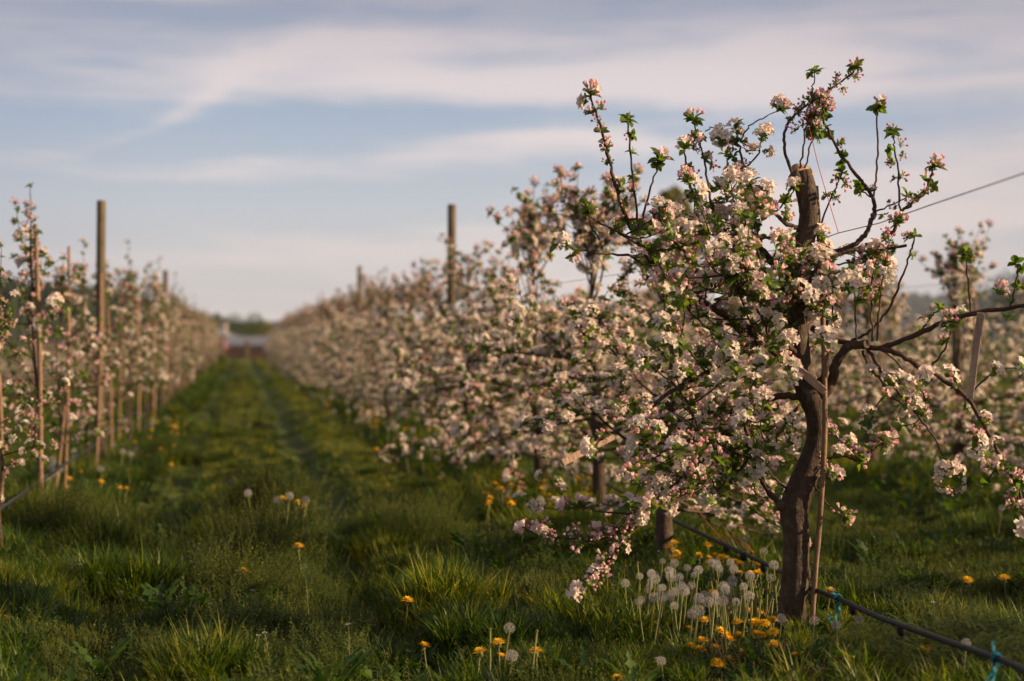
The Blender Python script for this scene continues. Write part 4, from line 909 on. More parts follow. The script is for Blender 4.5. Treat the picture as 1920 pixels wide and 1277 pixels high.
def clock_proto(seed, full=1.0):
    r = random.Random(seed); g = Geo(); Rr = .0215; N = int(64 * full)
    blob(g, (0, 0, 0), (.0042, .0042, .0036), seed, nu=8, nv=5)
    g.A = [np.zeros_like(a) for a in g.A]
    for k in range(N):
        z = 1 - 2 * (k + .5) / N
        if z < -.8: continue
        ph = k * 2.39996; q = math.sqrt(1 - z * z); d = np.array([q * math.cos(ph), q * math.sin(ph), z]); d = unit(d + np.array([r.gauss(0, .04) for _ in range(3)]))
        s = unit(np.cross(d, [.3, .2, .9])); b = np.cross(d, s); rr = Rr * r.uniform(.88, 1.0) * .72
        g.add([d * .004 - s * .0003, d * .004 + s * .0003, d * rr], [[0, 1, 2]], 0, .35)
        o = r.uniform(0, 1)
        for h in range(6):
            a = o + h * 6.283 / 6; u = (s * math.cos(a) + b * math.sin(a)); v = np.cross(d, u) * .00030
            tip = d * (rr + .0058) + u * .0068
            g.add([d * rr - v, d * rr + v, tip + v * .5, tip - v * .5], [[0, 1, 2, 3]], 0, r.uniform(.6, 1))
    return g
def stem_geo(h, lean, r_, tint=.6):
    g = Geo(); P = catmull([(-lean[0], -lean[1], -h), (-lean[0] * .45, -lean[1] * .45, -h * .5), (0, 0, -.008)], 5); tube(g, P, np.linspace(r_ * 1.25, r_, len(P)), 7, 0, tint, 0); return g
DH = [dandelion_proto(s) for s in range(4)]
DM = [(a.mesh('flower_head', M['yellow']), b.mesh('green_cup', M['stem'])) for a, b in DH]
CM = [clock_proto(s, f).mesh('seed_head', M['pappus']) for s, f in ((1, 1), (2, 1), (3, .9), (4, .6))]
SM = {}
def stem_mesh(h, k, kind):
    key = (round(h * 25), k, kind)
    if key not in SM:
        a = k * 1.7; SM[key] = stem_geo(round(h * 25) / 25 + .03, (math.cos(a) * h * .18, math.sin(a) * h * .18), .0021 if kind == 'y' else .0024, .35 + .12 * k).mesh('stem', M['stem'])
    return SM[key]
def put_flower(kind, p, label, group, sc=1.0, tilt=None):
    p = Vector(p); gz = float(hfun(p.x, p.y)); h = max(.03, p.z - gz); k = random.randrange(5)
    o = empty('dandelion_clock' if kind == 'c' else 'dandelion_flower', (p.x, p.y, gz))
    s = bpy.data.objects.new('stem', stem_mesh(h, k, kind)); COL.objects.link(s); s.parent = o; s.location = (0, 0, h)
    if kind == 'c':
        c = bpy.data.objects.new('seed_head', random.choice(CM)); COL.objects.link(c); c.parent = o; c.location = (0, 0, h); c.scale = (sc,) * 3
        c.rotation_euler = (random.uniform(-.3, .3), random.uniform(-.3, .3), random.uniform(0, 6))
    else:
        me = random.choice(DM); t = tilt or (random.uniform(-.3, .35), random.uniform(-.3, .3))
        c = bpy.data.objects.new('flower_head', me[0]); COL.objects.link(c); c.parent = o; c.location = (0, 0, h); c.scale = (sc,) * 3; c.rotation_euler = (t[0], t[1], random.uniform(0, 6))
        e_ = bpy.data.objects.new('green_cup', me[1]); COL.objects.link(e_); e_.parent = c
    return tag(o, label, 'dandelion', group)
def fz(kind, px, py, z, label, group, sc=1.0): return put_flower(kind, atz(px, py, z), label, group, sc)
G1, G2 = 'dandelion clocks massed round the second trunk', 'yellow dandelions under the pruned tree'
for px, py, z, sc, lab in [
    (1308, 1147, .17, 1.12, 'largest white dandelion clock, lowest on its green stem, with a smaller ball touching its left'),
    (1280, 1107, .19, 1.0, 'round white dandelion clock on a tall stem in front of the grey mass of clocks'),
    (1298, 1152, .165, .8, 'small dandelion clock hidden half behind the largest one'),
    (1397, 1013, .22, .75, 'dandelion clock in the dark grass just above the hose, left one of two'),
    (1432, 1034, .22, .8, 'dandelion clock just above the hose nearest the pruned trunk'),
    (1172, 1094, .15, .8, 'lone faded dandelion clock left of the cluster, low under the blossom'),
    (1309, 1070, .20, .85, 'dandelion clock standing highest behind the cluster left of the trunk'),
    (955, 1178, .16, .85, 'dandelion clock above two yellow flowers at the bottom centre'),
    (960, 1230, .10, .9, 'low dandelion clock beneath a bare stalk at the bottom centre'),
    (1465, 1160, .15, .8, 'ragged dandelion clock right against the foot of the pruned trunk'),
    (1527, 1164, .15, .75, 'pale dandelion clock right of the pruned trunk, left of two by the cane foot'),
    (1568, 1172, .14, .8, 'pale dandelion clock right of the cane foot, under the blue tie'),
    (1612, 1162, .17, .7, 'dandelion clock behind the blue tie, below the hose'),
    (1451, 1060, .22, .9, 'wide pale dandelion clock touching the hose beside the trunk'),
    (1811, 1206, .17, .7, 'faint dandelion clock in the vetch at the right'),
    (1878, 952, .22, .75, 'dandelion clock alone in the dark grass at the far right'),
    (1240, 1240, .08, .7, 'sparse dandelion clock with few seeds at the bottom edge'),
    (887, 892, .12, 1.0, 'dandelion clock in the alley grass, left one of a blurred pair'),
    (905, 895, .12, 1.0, 'dandelion clock in the alley grass, right one of a blurred pair'),
    (955, 915, .14, 1.0, 'blurred dandelion clock before the orange dandelions'),
    (8, 950, .20, 1.0, 'dandelion clock at the left edge over an orange flower'),
    (520, 938, .26, 1.0, 'dandelion clock on the weedy mound in the alley, left of three'),
    (543, 930, .26, 1.0, 'dandelion clock on the weedy mound in the alley, highest of three'),
    (573, 938, .26, 1.0, 'dandelion clock on the weedy mound in the alley, right of three'),
    (465, 925, .27, 1.0, 'blurred dandelion clock left of the weedy mound flowers'),
    (430, 905, .26, 1.0, 'blurred dandelion clock near the tall grass stem in the alley')]:
    fz('c', px, py, z, lab, None, sc)
for k in range(66):
    px = random.gauss(1300, 85); py = 1045 + random.uniform(0, 78) + .08 * abs(px - 1290)
    if px > 1462 or px < 1195: px = random.uniform(1205, 1440)
    fz('c', px, py, random.uniform(.11, .22), 'pale grey dandelion clock in the crowded patch between the second trunk and the pruned trunk', G1, random.uniform(.55, .9))
for k in range(26):
    px = random.uniform(960, 1260); py = random.uniform(880, 950) ; fz('c', px, py, random.uniform(.12, .2), 'blurred dandelion clock under the third and fourth trees of the right row', 'dandelion clocks under the right row', random.uniform(.8, 1.1))
for k in range(30):
    Y = random.uniform(10, 22); put_flower('c', (ROWR - .3 + random.uniform(-.45, .3), Y, .2), 'blurred dandelion clock along the foot of the right row, farther off', 'far dandelion clocks by the right row', 1.2)
for k in range(28):
    Y = random.uniform(8.5, 16); put_flower('c', (ROWL + random.uniform(-.25, .3), Y, .2), 'blurred dandelion clock along the foot of the left row', 'dandelion clocks by the left row', 1.1)
YL = [(1366, 1200, .07, 'yellow dandelion left of the pruned trunk, wide open, lowest left of the clump'), (1420, 1190, .08, 'wide yellow dandelion, middle one left of the pruned trunk foot'),
      (1450, 1186, .08, 'domed yellow dandelion touching the foot of the pruned trunk'), (1385, 1192, .07, 'yellow dandelion between two others left of the pruned trunk'),
      (1295, 1212, .07, 'orange dandelion at the lower left of the patch, beneath the largest clock'), (1322, 1164, .11, 'small yellow dandelion just right of the largest clock'),
      (1345, 1245, .05, 'tilted yellow dandelion near the bottom edge, left of the trunk'), (1365, 1238, .05, 'yellow dandelion near the bottom edge, right of a tilted one'),
      (1344, 1120, .14, 'yellow dandelion among the clock stems'), (1337, 1112, .15, 'small yellow dandelion above another among the clock stems'),
      (1267, 1047, .17, 'round yellow dandelion behind the grey clocks, right of the second trunk'), (1557, 1108, .17, 'yellow dandelion on the hose just right of the pruned trunk'),
      (1452, 1210, .05, 'flat yellow dandelion at the very foot of the pruned trunk'), (1415, 1168, .10, 'yellow dandelion above the clump left of the trunk'),
      (1435, 1170, .10, 'yellow dandelion pair member close to the trunk'), (1600, 1262, .03, 'orange dandelion at the bottom edge below the vetch'), (1585, 1250, .04, 'orange dandelion low at the bottom edge, left of another'),
      (1735, 1220, .07, 'orange dandelion in the shade of the vetch'), (1883, 1084, .10, 'orange dandelion in dark grass at the right'), (1815, 1088, .08, 'tiny orange dandelion in dark grass at the right, left of another'),
      (1835, 895, .05, 'yellow dandelion far in the shade at the right'), (900, 1222, .10, 'yellow dandelion at the bottom centre, left of the clock stem'), (935, 1205, .12, 'yellow dandelion right of the bare stalk at the bottom centre'),
      (1005, 1222, .09, 'half closed yellow dandelion at the bottom centre'), (940, 1232, .07, 'small low yellow dandelion at the bottom centre'), (795, 1211, .06, 'low yellow dandelion in the grass left of the bottom centre'),
      (764, 1126, .09, 'yellow dandelion in the short grass of the alley'), (559, 1025, .17, 'yellow dandelion on a tall stem in the alley weeds'), (457, 1071, .12, 'yellow dandelion in the alley weeds at the left'),
      (8, 1161, .10, 'orange dandelion at the left edge of the foreground'), (1158, 1273, .05, 'yellow dandelion cut by the bottom edge'), (12, 987, .12, 'orange dandelion at the left edge under a clock'),
      (530, 935, .25, 'yellow dandelion on the weedy mound, left'), (558, 943, .24, 'yellow dandelion on the weedy mound, middle'), (572, 950, .23, 'yellow dandelion on the weedy mound, right')]
for px, py, z, lab in YL: fz('y', px, py, z, lab, None, random.uniform(1.15, 1.4))
for k in range(22): fz('y', random.gauss(1400, 50), random.uniform(1140, 1235), random.uniform(.05, .10), 'yellow dandelion in the thick patch left of the pruned trunk', G2, random.uniform(1.0, 1.45))
for k in range(24):
    px = random.uniform(1245, 1445); py = 1012 + (px - 1245) * .28 + random.uniform(-14, 24); fz('y', px, py, random.uniform(.13, .18), 'yellow dandelion along the hose behind the grey clocks', 'yellow dandelions along the hose', random.uniform(.9, 1.25))
for k in range(75):
    px = random.uniform(900, 1130); py = random.uniform(885, 950) ; fz('y', px, py, random.uniform(.1, .2), 'blurred orange dandelion under the third and fourth trees of the right row', 'orange dandelions under the right row', random.uniform(1.1, 1.5))
for k in range(30):
    Y = random.uniform(10, 20); put_flower('y', (ROWR - .3 + random.uniform(-.5, .3), Y, .17), 'blurred orange dandelion along the foot of the right row, farther off', 'far orange dandelions by the right row', 1.2)
for k in range(34):
    Y = random.uniform(8, 17); put_flower('y', (ROWL + random.uniform(-.2, .6), Y, .15), 'blurred orange dandelion along the foot of the left row', 'orange dandelions by the left row', 1.2)

# bare dandelion stalks and shepherd's purse
def bare_stalk(px, py, z, lab, lean=(0, 0)):
    p = atz(px, py, z); gz = float(hfun(p.x, p.y)); g = Geo(); h = p.z - gz
    P = catmull([(0, 0, -.02), (lean[0] * .5, lean[1] * .5, h * .5), (lean[0], lean[1], h)], 5); tube(g, P, .0028, 7, 0, .8)
    blob(g, (lean[0], lean[1], h), (.0045, .0045, .004), 1); g.A[-1][:] = .1
    tag(g.build('bare_stalk', M['stem'], loc=(p.x, p.y, gz)), lab, 'stalk', 'bare dandelion stalks')
bare_stalk(919, 1180, .16, 'bare pale dandelion stalk left of the clock at the bottom centre')
bare_stalk(994, 1184, .16, 'bare pale dandelion stalk leaning at the bottom centre, right of the clock', (.02, 0))
bare_stalk(1205, 1055, .20, 'pale bare stalk standing above the grey clocks beside the second trunk', (-.02, 0))
for k in range(46):
    px = random.uniform(1335, 1450); bare_stalk(px, random.uniform(1085, 1130), random.uniform(.12, .18), 'pale bare stalk in the row of stalks left of the pruned trunk', (random.gauss(0, .02), random.gauss(0, .01)))
def purse(px, py, z, lab):
    p = atz(px, py, z); gz = float(hfun(p.x, p.y)); h = p.z - gz; g = Geo(); r_ = random.Random(int(px * 7 + py))
    lean = (r_.uniform(-.03, .03), r_.uniform(-.02, .02)); P = catmull([(0, 0, -.02), (lean[0] * .4, 0, h * .5), (lean[0], lean[1], h)], 6); tube(g, P, np.linspace(.0016, .0008, len(P)), 5, 0, .7)
    for k in range(16):
        t = .45 + .5 * k / 16; b = P[int(t * (len(P) - 1))]; a = k * 2.4; d = np.array([math.cos(a), math.sin(a), .7]) * .010
        stick(g, b, b + d, .0004, 0, .7); leaf_geo(g, .004, .004, 0, .2, 2, base=b + d, yaw=a, pitch=.6, tint=.9)
    for k in range(12):
        a = k * 2.4; d = np.array([math.cos(a) * .006, math.sin(a) * .006, .002 + .004 * r_.random()]); leaf_geo(g, .004, .003, 0, .1, 2, base=P[-1] + d, yaw=a, pitch=.5, m=1, tint=.0)
    tag(g.build('flowering_weed', [M['stem'], M['petal']], loc=(p.x, p.y, gz)), lab, 'weed', 'tall white tipped weeds in the grass')
for px, py, z in [(657, 1172, .17), (474, 1194, .14), (509, 1192, .14), (160, 1060, .2), (190, 1076, .18), (1236, 1238, .08), (240, 1112, .14), (396, 1134, .13), (485, 1110, .16), (580, 1065, .2), (1755, 1130, .14), (1345, 1135, .15)]:
    purse(px, py, z, 'thin stalk tipped with tiny white flowers in the foreground grass')

# ------------------------------------------------------------------ grass and weeds: one object of stuff, clumps scattered by geometry nodes
SRC = bpy.data.collections.new('ground_cover_clumps')       # sources, not linked into the scene
def blades(n_, spread, h0, h1, w0, bendk, seed, mat_i=0, seg=4, tint=0.):
    r = np.random.default_rng(seed); g = Geo()
    for k in range(n_):
        a = r.uniform(0, 6.28); q = spread * math.sqrt(r.random()); b = np.array([q * math.cos(a), q * math.sin(a), -.01])
        az = a + r.normal() * .9; h = r.uniform(h0, h1); wd = w0 * r.uniform(.7, 1.3); bend = bendk * r.uniform(.2, 1.5)
        t = np.linspace(0, 1, seg + 1); ang = 1.45 - bend * t ** 1.3 * 1.6 - r.uniform(0, .25)
        xs = np.concatenate([[0], np.cumsum(np.cos(ang[:-1]) * h / seg)]); zs = np.concatenate([[0], np.cumsum(np.sin(ang[:-1]) * h / seg)])
        dr = np.array([math.cos(az), math.sin(az), 0]); sd = np.array([-math.sin(az + r.normal() * .5), math.cos(az), 0]); ww = wd * np.interp(t, [0, .5, 1], [.8, 1, .05])
        C = b + xs[:, None] * dr + zs[:, None] * np.array([0, 0, 1]); V = np.empty((2 * (seg + 1), 3)); V[0::2] = C - sd * ww[:, None]; V[1::2] = C + sd * ww[:, None]
        g.add(V, np.array([[2 * i, 2 * i + 1, 2 * i + 3, 2 * i + 2] for i in range(seg)]), mat_i, tint, r.random())
    return g
def herb(n_, spread, h, lsz, seed, tip=.3, narrow=.5):
    r = np.random.default_rng(seed); g = Geo()
    for k in range(n_):
        a = r.uniform(0, 6.28); q = spread * math.sqrt(r.random()); b = np.array([q * math.cos(a), q * math.sin(a), -.01]); hh = h * r.uniform(.5, 1.15)
        lean = r.normal(size=2) * .25 * hh; tipp = b + np.array([lean[0], lean[1], hh]); mid = (b + tipp) / 2 + np.array([lean[0] * -.2, lean[1] * -.2, 0]); P = catmull([b, mid, tipp], 2)
        tube(g, P, .0008, 3, 1, .2, r.random(), cap=False); nn = int(5 + hh * 90)
        for j in range(nn):
            t = .15 + .85 * j / nn; c = P[min(int(t * (len(P) - 1)), len(P) - 1)] * 1.0; c = b * (1 - t) + tipp * t; az = j * 2.4 + r.normal() * .3; L = lsz * r.uniform(.6, 1.2) * (1.1 - .5 * t)
            leaf_geo(g, L, L * narrow, r.uniform(-.1, .4), .25, 2, base=c, yaw=az, pitch=r.uniform(0, .9), var=r.random(), tint=(tip * r.random() if t > .6 else 0), m=1, prof=lambda t: np.array([.2, 1, .3]))
    return g
def rosette(seed):
    r = np.random.default_rng(seed); g = Geo()
    for k in range(9):
        L = r.uniform(.09, .17); t = np.linspace(0, 1, 11); az = k * 2.4 + r.normal() * .3; ang = r.uniform(.5, 1.15) - t * r.uniform(.3, 1.2)
        ww = .5 * L * .19 * np.interp(t, [0, .2, .7, 1], [.2, .45, 1, .1]) * (1 + .55 * np.where(np.arange(11) % 2 == 0, -1, 1)); xs = np.concatenate([[0], np.cumsum(np.cos(ang[:-1]) * L / 10)]); zs = np.concatenate([[0], np.cumsum(np.sin(ang[:-1]) * L / 10)])
        dr = np.array([math.cos(az), math.sin(az), 0]); sd = np.array([-math.sin(az), math.cos(az), 0]); C = xs[:, None] * dr + zs[:, None] * np.array([0, 0, 1.])
        V = np.empty((33, 3)); V[0::3] = C - sd * ww[:, None] + [0, 0, .003]; V[1::3] = C; V[2::3] = C + sd * ww[:, None] + [0, 0, .003]
        F = [[3 * i + j, 3 * i + j + 1, 3 * i + 4 + j, 3 * i + 3 + j] for i in range(10) for j in (0, 1)]; g.add(V, np.array(F), 1, 0, r.uniform(.1, .7))
    return g
def vetch(seed):
    r = np.random.default_rng(seed); g = Geo()
    for k in range(7):
        b = np.array([r.normal() * .04, r.normal() * .04, 0]); az = r.uniform(0, 6.28); H = r.uniform(.12, .24)
        P = catmull([b, b + np.array([math.cos(az) * .03, math.sin(az) * .03, H * .6]), b + np.array([math.cos(az) * .08, math.sin(az) * .08, H])], 3); tube(g, P, .0009, 3, 1, .3, .5, cap=False)
        for j in range(1, 7):
            c = P[j]; a2 = az + (1 if j % 2 else -1) * 1.1 + r.normal() * .2; d = np.array([math.cos(a2), math.sin(a2), .35]); L = .055
            stick(g, c, c + d * L, .0006, 1, .3)
            for q in range(1, 9):
                pc = c + d * L * q / 8.5
                for s_ in (-1, 1): leaf_geo(g, .016, .0048, .1, .2, 2, base=pc, yaw=a2 + s_ * 1.05, pitch=.2, var=.4 + .4 * r.random(), tint=.12, m=1, prof=lambda t: np.array([.4, 1, .5]))
    return g
def drystalks(seed):
    r = np.random.default_rng(seed); g = Geo()
    for k in range(5):
        a = r.uniform(0, 6.28); b = np.array([r.normal() * .03, r.normal() * .03, 0]); H = r.uniform(.06, .17); l_ = r.uniform(.2, .9)
        P = [b, b + np.array([math.cos(a) * l_ * H, math.sin(a) * l_ * H, H])]; tube(g, P, .0013, 4, 2, 0, r.random(), cap=False)
    return g
def mixg(*gs):
    g = Geo(); I = np.eye(3)[None]
    for x in gs: x.pack(); g.stamp(x, I, [[0, 0, 0]]); g.B[-1] = x.B[0]; 
    return g
def tallmix(seed):
    a = blades(26, .06, .14, .30, .0030, .5, seed, seg=6); b = herb(5, .06, .22, .016, seed + 1, .8, .5)
    return mixg(a, b)
clumps = [
  blades(34, .055, .05, .10, .0020, .7, 1), blades(34, .06, .045, .09, .0019, .9, 2), blades(30, .055, .04, .085, .0022, 1.0, 3),                # 0-2 short turf
  blades(60, .05, .13, .24, .0026, .75, 4, seg=6), blades(55, .06, .12, .21, .0025, .95, 5, seg=6), blades(45, .045, .15, .27, .0032, .6, 6, seg=6), # 3-5 tall tufts
  herb(15, .06, .085, .015, 7, .35, .6), herb(13, .06, .10, .018, 8, .2, .62), herb(11, .06, .17, .018, 9, .35, .5),                                # 6-8 leafy weeds
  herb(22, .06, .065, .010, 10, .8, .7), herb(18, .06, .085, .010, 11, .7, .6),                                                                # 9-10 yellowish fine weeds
  rosette(12), rosette(13),                                                                                                                # 11-12
  vetch(14), vetch(15),                                                                                                                    # 13-14
  drystalks(16),                                                                                                                         # 15
  herb(11, .07, .27, .021, 17, .45, .42), herb(9, .07, .33, .017, 18, .6, .5), tallmix(19), blades(34, .06, .04, .09, .0022, .9, 20, tint=1.0)]   # 16-18 tall weeds, tips paled as if sunlit; last, turf coloured as if sunlit                                                                                                                          # 15
GM = [M['grass'], M['herb'], M['dry']]
for i, g in enumerate(clumps):
    SRC.objects.link(bpy.data.objects.new('clump_%02d' % i, g.mesh('clump', GM)))

PX, PY, PK, PS = [], [], [], []
def scatter(x, y, k, s): PX.append(x); PY.append(y); PK.append(k); PS.append(s)
def mound_at(x, y):
    best, bi = 0.0, None
    for m_ in MO:
        q = math.exp(-((x - m_[0]) ** 2 + (y - m_[1]) ** 2) / (m_[2] ** 2)); 
        if q > best: best, bi = q, m_
    return best, bi
def field(n_, d0, d1, half, sc_mul):
    for _ in range(n_):
        d = math.sqrt(random.uniform(d0 * d0, d1 * d1)); u = random.uniform(-half, half); cx = u * d
        x = cx * CY + d * SY; y = d * CY - cx * SY
        rowd = min(abs(x - r_) for r_ in ROWS)
        q, m_ = mound_at(x, y) if d < 14 else (0, None)
        nz = float(vnoise(x * 1.6, y * 1.6, 5)); nz2 = float(vnoise(x * 4.3, y * 4.3, 6))
        rut = float(bump(x, .52 + .05 * math.sin(y * .7), .15)) ; rut = max(rut, .6 * float(bump(x, -.42, .10)))
        if random.random() < rut * 1.5 * min(1, max(.45, (vnoise(0, y * .8, 9) + .4))) * (min(1, max(.25, (d - 5) / 2))): continue
        if m_ and random.random() < q * 1.25 and q > .28:
            k = random.choice(m_[3]); s = m_[4] * (.55 + .5 * q) * random.uniform(.8, 1.15)
        elif rowd < .45 and random.random() < .75:
            k = random.choice((3, 4, 7, 8, 11, 12, 1, 6)); s = random.uniform(.6, .95)
        else:
            if nz > .55: k = random.choice((9, 10, 9, 0)); s = random.uniform(.6, 1.0)
            elif nz < .36: k = random.choice((6, 7, 1, 2)); s = random.uniform(.6, .95)
            else: k = random.choice((0, 1, 2, 6, 7, 8, 6, 7, 9, 11) if d < 9 else (0, 1, 2, 0, 1, 2, 6, 7, 11)); s = random.uniform(.6, 1.05)
            if d > 7.5 and (abs(x - .03) < .28 or .78 < x < 1.2) and random.random() < .8: k = random.choice((9, 10, 19, 19, 19)); s = random.uniform(.7, 1.0)  # paler clumps along the lane: its sunlit strips put into the grass colour
            if nz2 > .8: k = random.choice((4, 3)); s = random.uniform(.45, .7)
            if d < 8: s *= 1.15
            if d > 9: s *= .72
        if k in (9, 10) and d < 3.5: s *= .85
        if (x - 1.80) ** 2 + (y - 4.38) ** 2 < .17 or (x - 1.75) ** 2 + (y - 5.7) ** 2 < .16: s *= .6
        if d < 4.6 and x > .9: s *= .8
        scatter(x, y, k, s * sc_mul)
field(12500, 3.3, 7.5, .44, 1.0)
field(15000, 7.0, 16, .42, 1.05)
field(17000, 15, 36, .42, 1.5)
field(8000, 33, 75, .42, 2.4)
PX, PY, PK, PS = map(np.array, (PX, PY, PK, PS))
me = bpy.data.meshes.new('grass'); me.vertices.add(len(PX))
me.vertices.foreach_set('co', np.column_stack([PX, PY, hfun(PX, PY)]).astype(np.float32).ravel())
for nm, arr, ty in (('kind_index', PK.astype(np.int32), 'INT'), ('clump_scale', PS.astype(np.float32), 'FLOAT')):
    a = me.attributes.new(nm, ty, 'POINT'); a.data.foreach_set('value', arr)
rot = np.column_stack([rng.normal(0, .12, len(PX)), rng.normal(0, .12, len(PX)), rng.uniform(0, 6.28, len(PX))])
a = me.attributes.new('clump_rotation', 'FLOAT_VECTOR', 'POINT'); a.data.foreach_set('vector', rot.astype(np.float32).ravel())
me.update()
go = bpy.data.objects.new('grass', me); COL.objects.link(go); tag(go, 'uneven green grass and low weeds covering the alley and the tree rows', 'grass', kind='stuff')
ng = bpy.data.node_groups.new('scatter_clumps', 'GeometryNodeTree')
ng.interface.new_socket('Geometry', in_out='INPUT', socket_type='NodeSocketGeometry'); ng.interface.new_socket('Geometry', in_out='OUTPUT', socket_type='NodeSocketGeometry')
N = ng.nodes; Lk = ng.links
gi = N.new('NodeGroupInput'); gout = N.new('NodeGroupOutput'); ci = N.new('GeometryNodeCollectionInfo'); ci.inputs['Collection'].default_value = SRC; ci.inputs['Separate Children'].default_value = True; ci.inputs['Reset Children'].default_value = True
iop = N.new('GeometryNodeInstanceOnPoints'); iop.inputs['Pick Instance'].default_value = True
def named(nm, ty):
    q = N.new('GeometryNodeInputNamedAttribute'); q.data_type = ty; q.inputs['Name'].default_value = nm; return [o for o in q.outputs if o.enabled][0]
Lk.new(gi.outputs[0], iop.inputs['Points']); Lk.new(ci.outputs[0], iop.inputs['Instance']); Lk.new(named('kind_index', 'INT'), iop.inputs['Instance Index'])
Lk.new(named('clump_rotation', 'FLOAT_VECTOR'), iop.inputs['Rotation']); Lk.new(named('clump_scale', 'FLOAT'), iop.inputs['Scale']); Lk.new(iop.outputs[0], gout.inputs[0])
mod = go.modifiers.new('scatter', 'NODES'); mod.node_group = ng

# ------------------------------------------------------------------ the far end: buildings, trees, hills
def bldg(name, px0, px1, d, base_z, eave, ridge, depth, wallm, roofm, label, cat, along=True, extras=None):
    a, b = at(px0, HOR, d), at(px1, HOR, d); c = (a + b) / 2; W = (b - a).length
    o = empty(name, (c.x, c.y, base_z), -YAW); tag(o, label, cat)
    g = Geo(); h = eave
    if along:   # ridge parallel to the front
        V = [(-W/2, 0, 0), (W/2, 0, 0), (W/2, depth, 0), (-W/2, depth, 0), (-W/2, 0, h), (W/2, 0, h), (W/2, depth, h), (-W/2, depth, h), (-W/2, depth/2, ridge - .06), (W/2, depth/2, ridge - .06)]
        g.add(V, [[0, 1, 5, 4], [1, 2, 6, 9, 5], [2, 3, 7, 6], [3, 0, 4, 8, 7]]); g.build('wall', wallm, o, smooth=False)
        g = Geo(); e = .3
        for s_, y0, y1 in ((0, -e, depth / 2), (1, depth + e, depth / 2)):
            zl = h - e * (ridge - h) / (depth / 2)
            V = [(-W/2 - e, y0, zl), (W/2 + e, y0, zl), (W/2 + e, y1, ridge), (-W/2 - e, y1, ridge)]; V = V + [(p[0], p[1], p[2] + .1) for p in V]
            g.add(V, [[0, 3, 2, 1], [4, 5, 6, 7], [0, 1, 5, 4], [1, 2, 6, 5], [2, 3, 7, 6], [3, 0, 4, 7]])
        g.build('roof', roofm, o, smooth=False)
    else:       # gable to the front
        V = [(-W/2, 0, 0), (W/2, 0, 0), (W/2, depth, 0), (-W/2, depth, 0), (-W/2, 0, h), (W/2, 0, h), (W/2, depth, h), (-W/2, depth, h), (0, 0, ridge - .06), (0, depth, ridge - .06)]
        g.add(V, [[0, 1, 5, 8, 4], [1, 2, 6, 5], [2, 3, 7, 9, 6], [3, 0, 4, 7]]); g.build('wall', wallm, o, smooth=False)
        g = Geo(); e = .3
        for s_ in (-1, 1):
            zl = h - e * (ridge - h) / (W / 2)
            V = [(s_ * (W/2 + e), -e, zl), (s_ * (W/2 + e), depth + e, zl), (0, depth + e, ridge), (0, -e, ridge)]; V = V + [(p[0], p[1], p[2] + .12) for p in V]
            g.add(V, [[0, 3, 2, 1], [4, 5, 6, 7], [0, 1, 5, 4], [1, 2, 6, 5], [2, 3, 7, 6], [3, 0, 4, 7]])
        g.build('roof', roofm, o, smooth=False)
    for nm, cx, cz, w_, h_, mm in (extras or []):
        g = Geo(); box(g, (cx * W, -.03, cz), (w_, .08, h_)); g.build(nm, mm, o, smooth=False)
    return o, W
M['red_wall'] = plain('red_boards', (0.42, 0.055, 0.035), .7, .2, .2, 1.5); M['grey_roof'] = plain('grey_roof', (0.12, 0.13, 0.15), .6, .4, .15, .8)
M['dark_roof'] = plain('dark_roof', (0.09, 0.08, 0.085), .7, .3, .2, 1); M['brown_wall'] = plain('brown_wall', (0.12, 0.07, 0.055), .8, .2, .3, 1); M['white_paint'] = plain('white_paint', (0.7, 0.68, 0.65), .6)
M['window'] = plain('window_glass', (0.03, 0.035, 0.04), .12, .6); M['brick'] = plain('chimney_brick', (0.45, 0.38, 0.36), .8)
o, W = bldg('red_barn', 330, 422, 130, -.6, 1.95, 2.75, 7, M['red_wall'], M['grey_roof'], 'small red gabled barn mostly hidden behind the end of the left row', 'barn', False,
     [('window', .28, 1.1, .7, .8, M['window']), ('window', -.2, 1.1, .7, .8, M['window']), ('corner_board', .49, 1.0, .18, 1.95, M['white_paint'])])
g = Geo(); box(g, (1.6, 3.0, 2.7), (.4, .4, 1.2)); box(g, (1.6, 3.0, 3.33), (.5, .5, .1)); g.build('chimney', M['brick'], o, smooth=False)
o, W = bldg('long_shed', 428, 540, 105, -.55, .95 + .3, 1.85, 5, M['brown_wall'], M['grey_roof'], 'low long shed with grey roof at the far end of the grassy alley', 'shed', True,
     [('door', -.3, .55, .9, 1.1, M['dark_roof']), ('window', .1, .8, .8, .4, M['window'])])
# brown plank fence closing the alley
fo = empty('plank_fence', at(440, HOR, 76).xy.to_3d(), -YAW); tag(fo, 'dark brown plank fence across the far end of the alley', 'fence')
g = Geo()
for k in range(44): box(g, (-1.6 + k * .115, 0, .36), (.1, .025, .62 + .04 * math.sin(k * 2.3)))
g.build('planks', M['brown_wall'], fo, smooth=False)
for k in range(4):
    g = Geo(); box(g, (-1.6 + k * 1.6, .04, .4), (.10, .06, .85)); g.build('fence_post', M['post'], fo, smooth=False)
g = Geo(); box(g, (0, 0, .45), (.22, .22, .95), bev=.02); box(g, (0, 0, .96), (.30, .30, .06)); tag(g.build('gate_pillar', M['post'], loc=at(463, HOR, 74).xy.to_3d(), smooth=False), 'short orange brown pillar beside the plank fence at the far end', 'pillar')

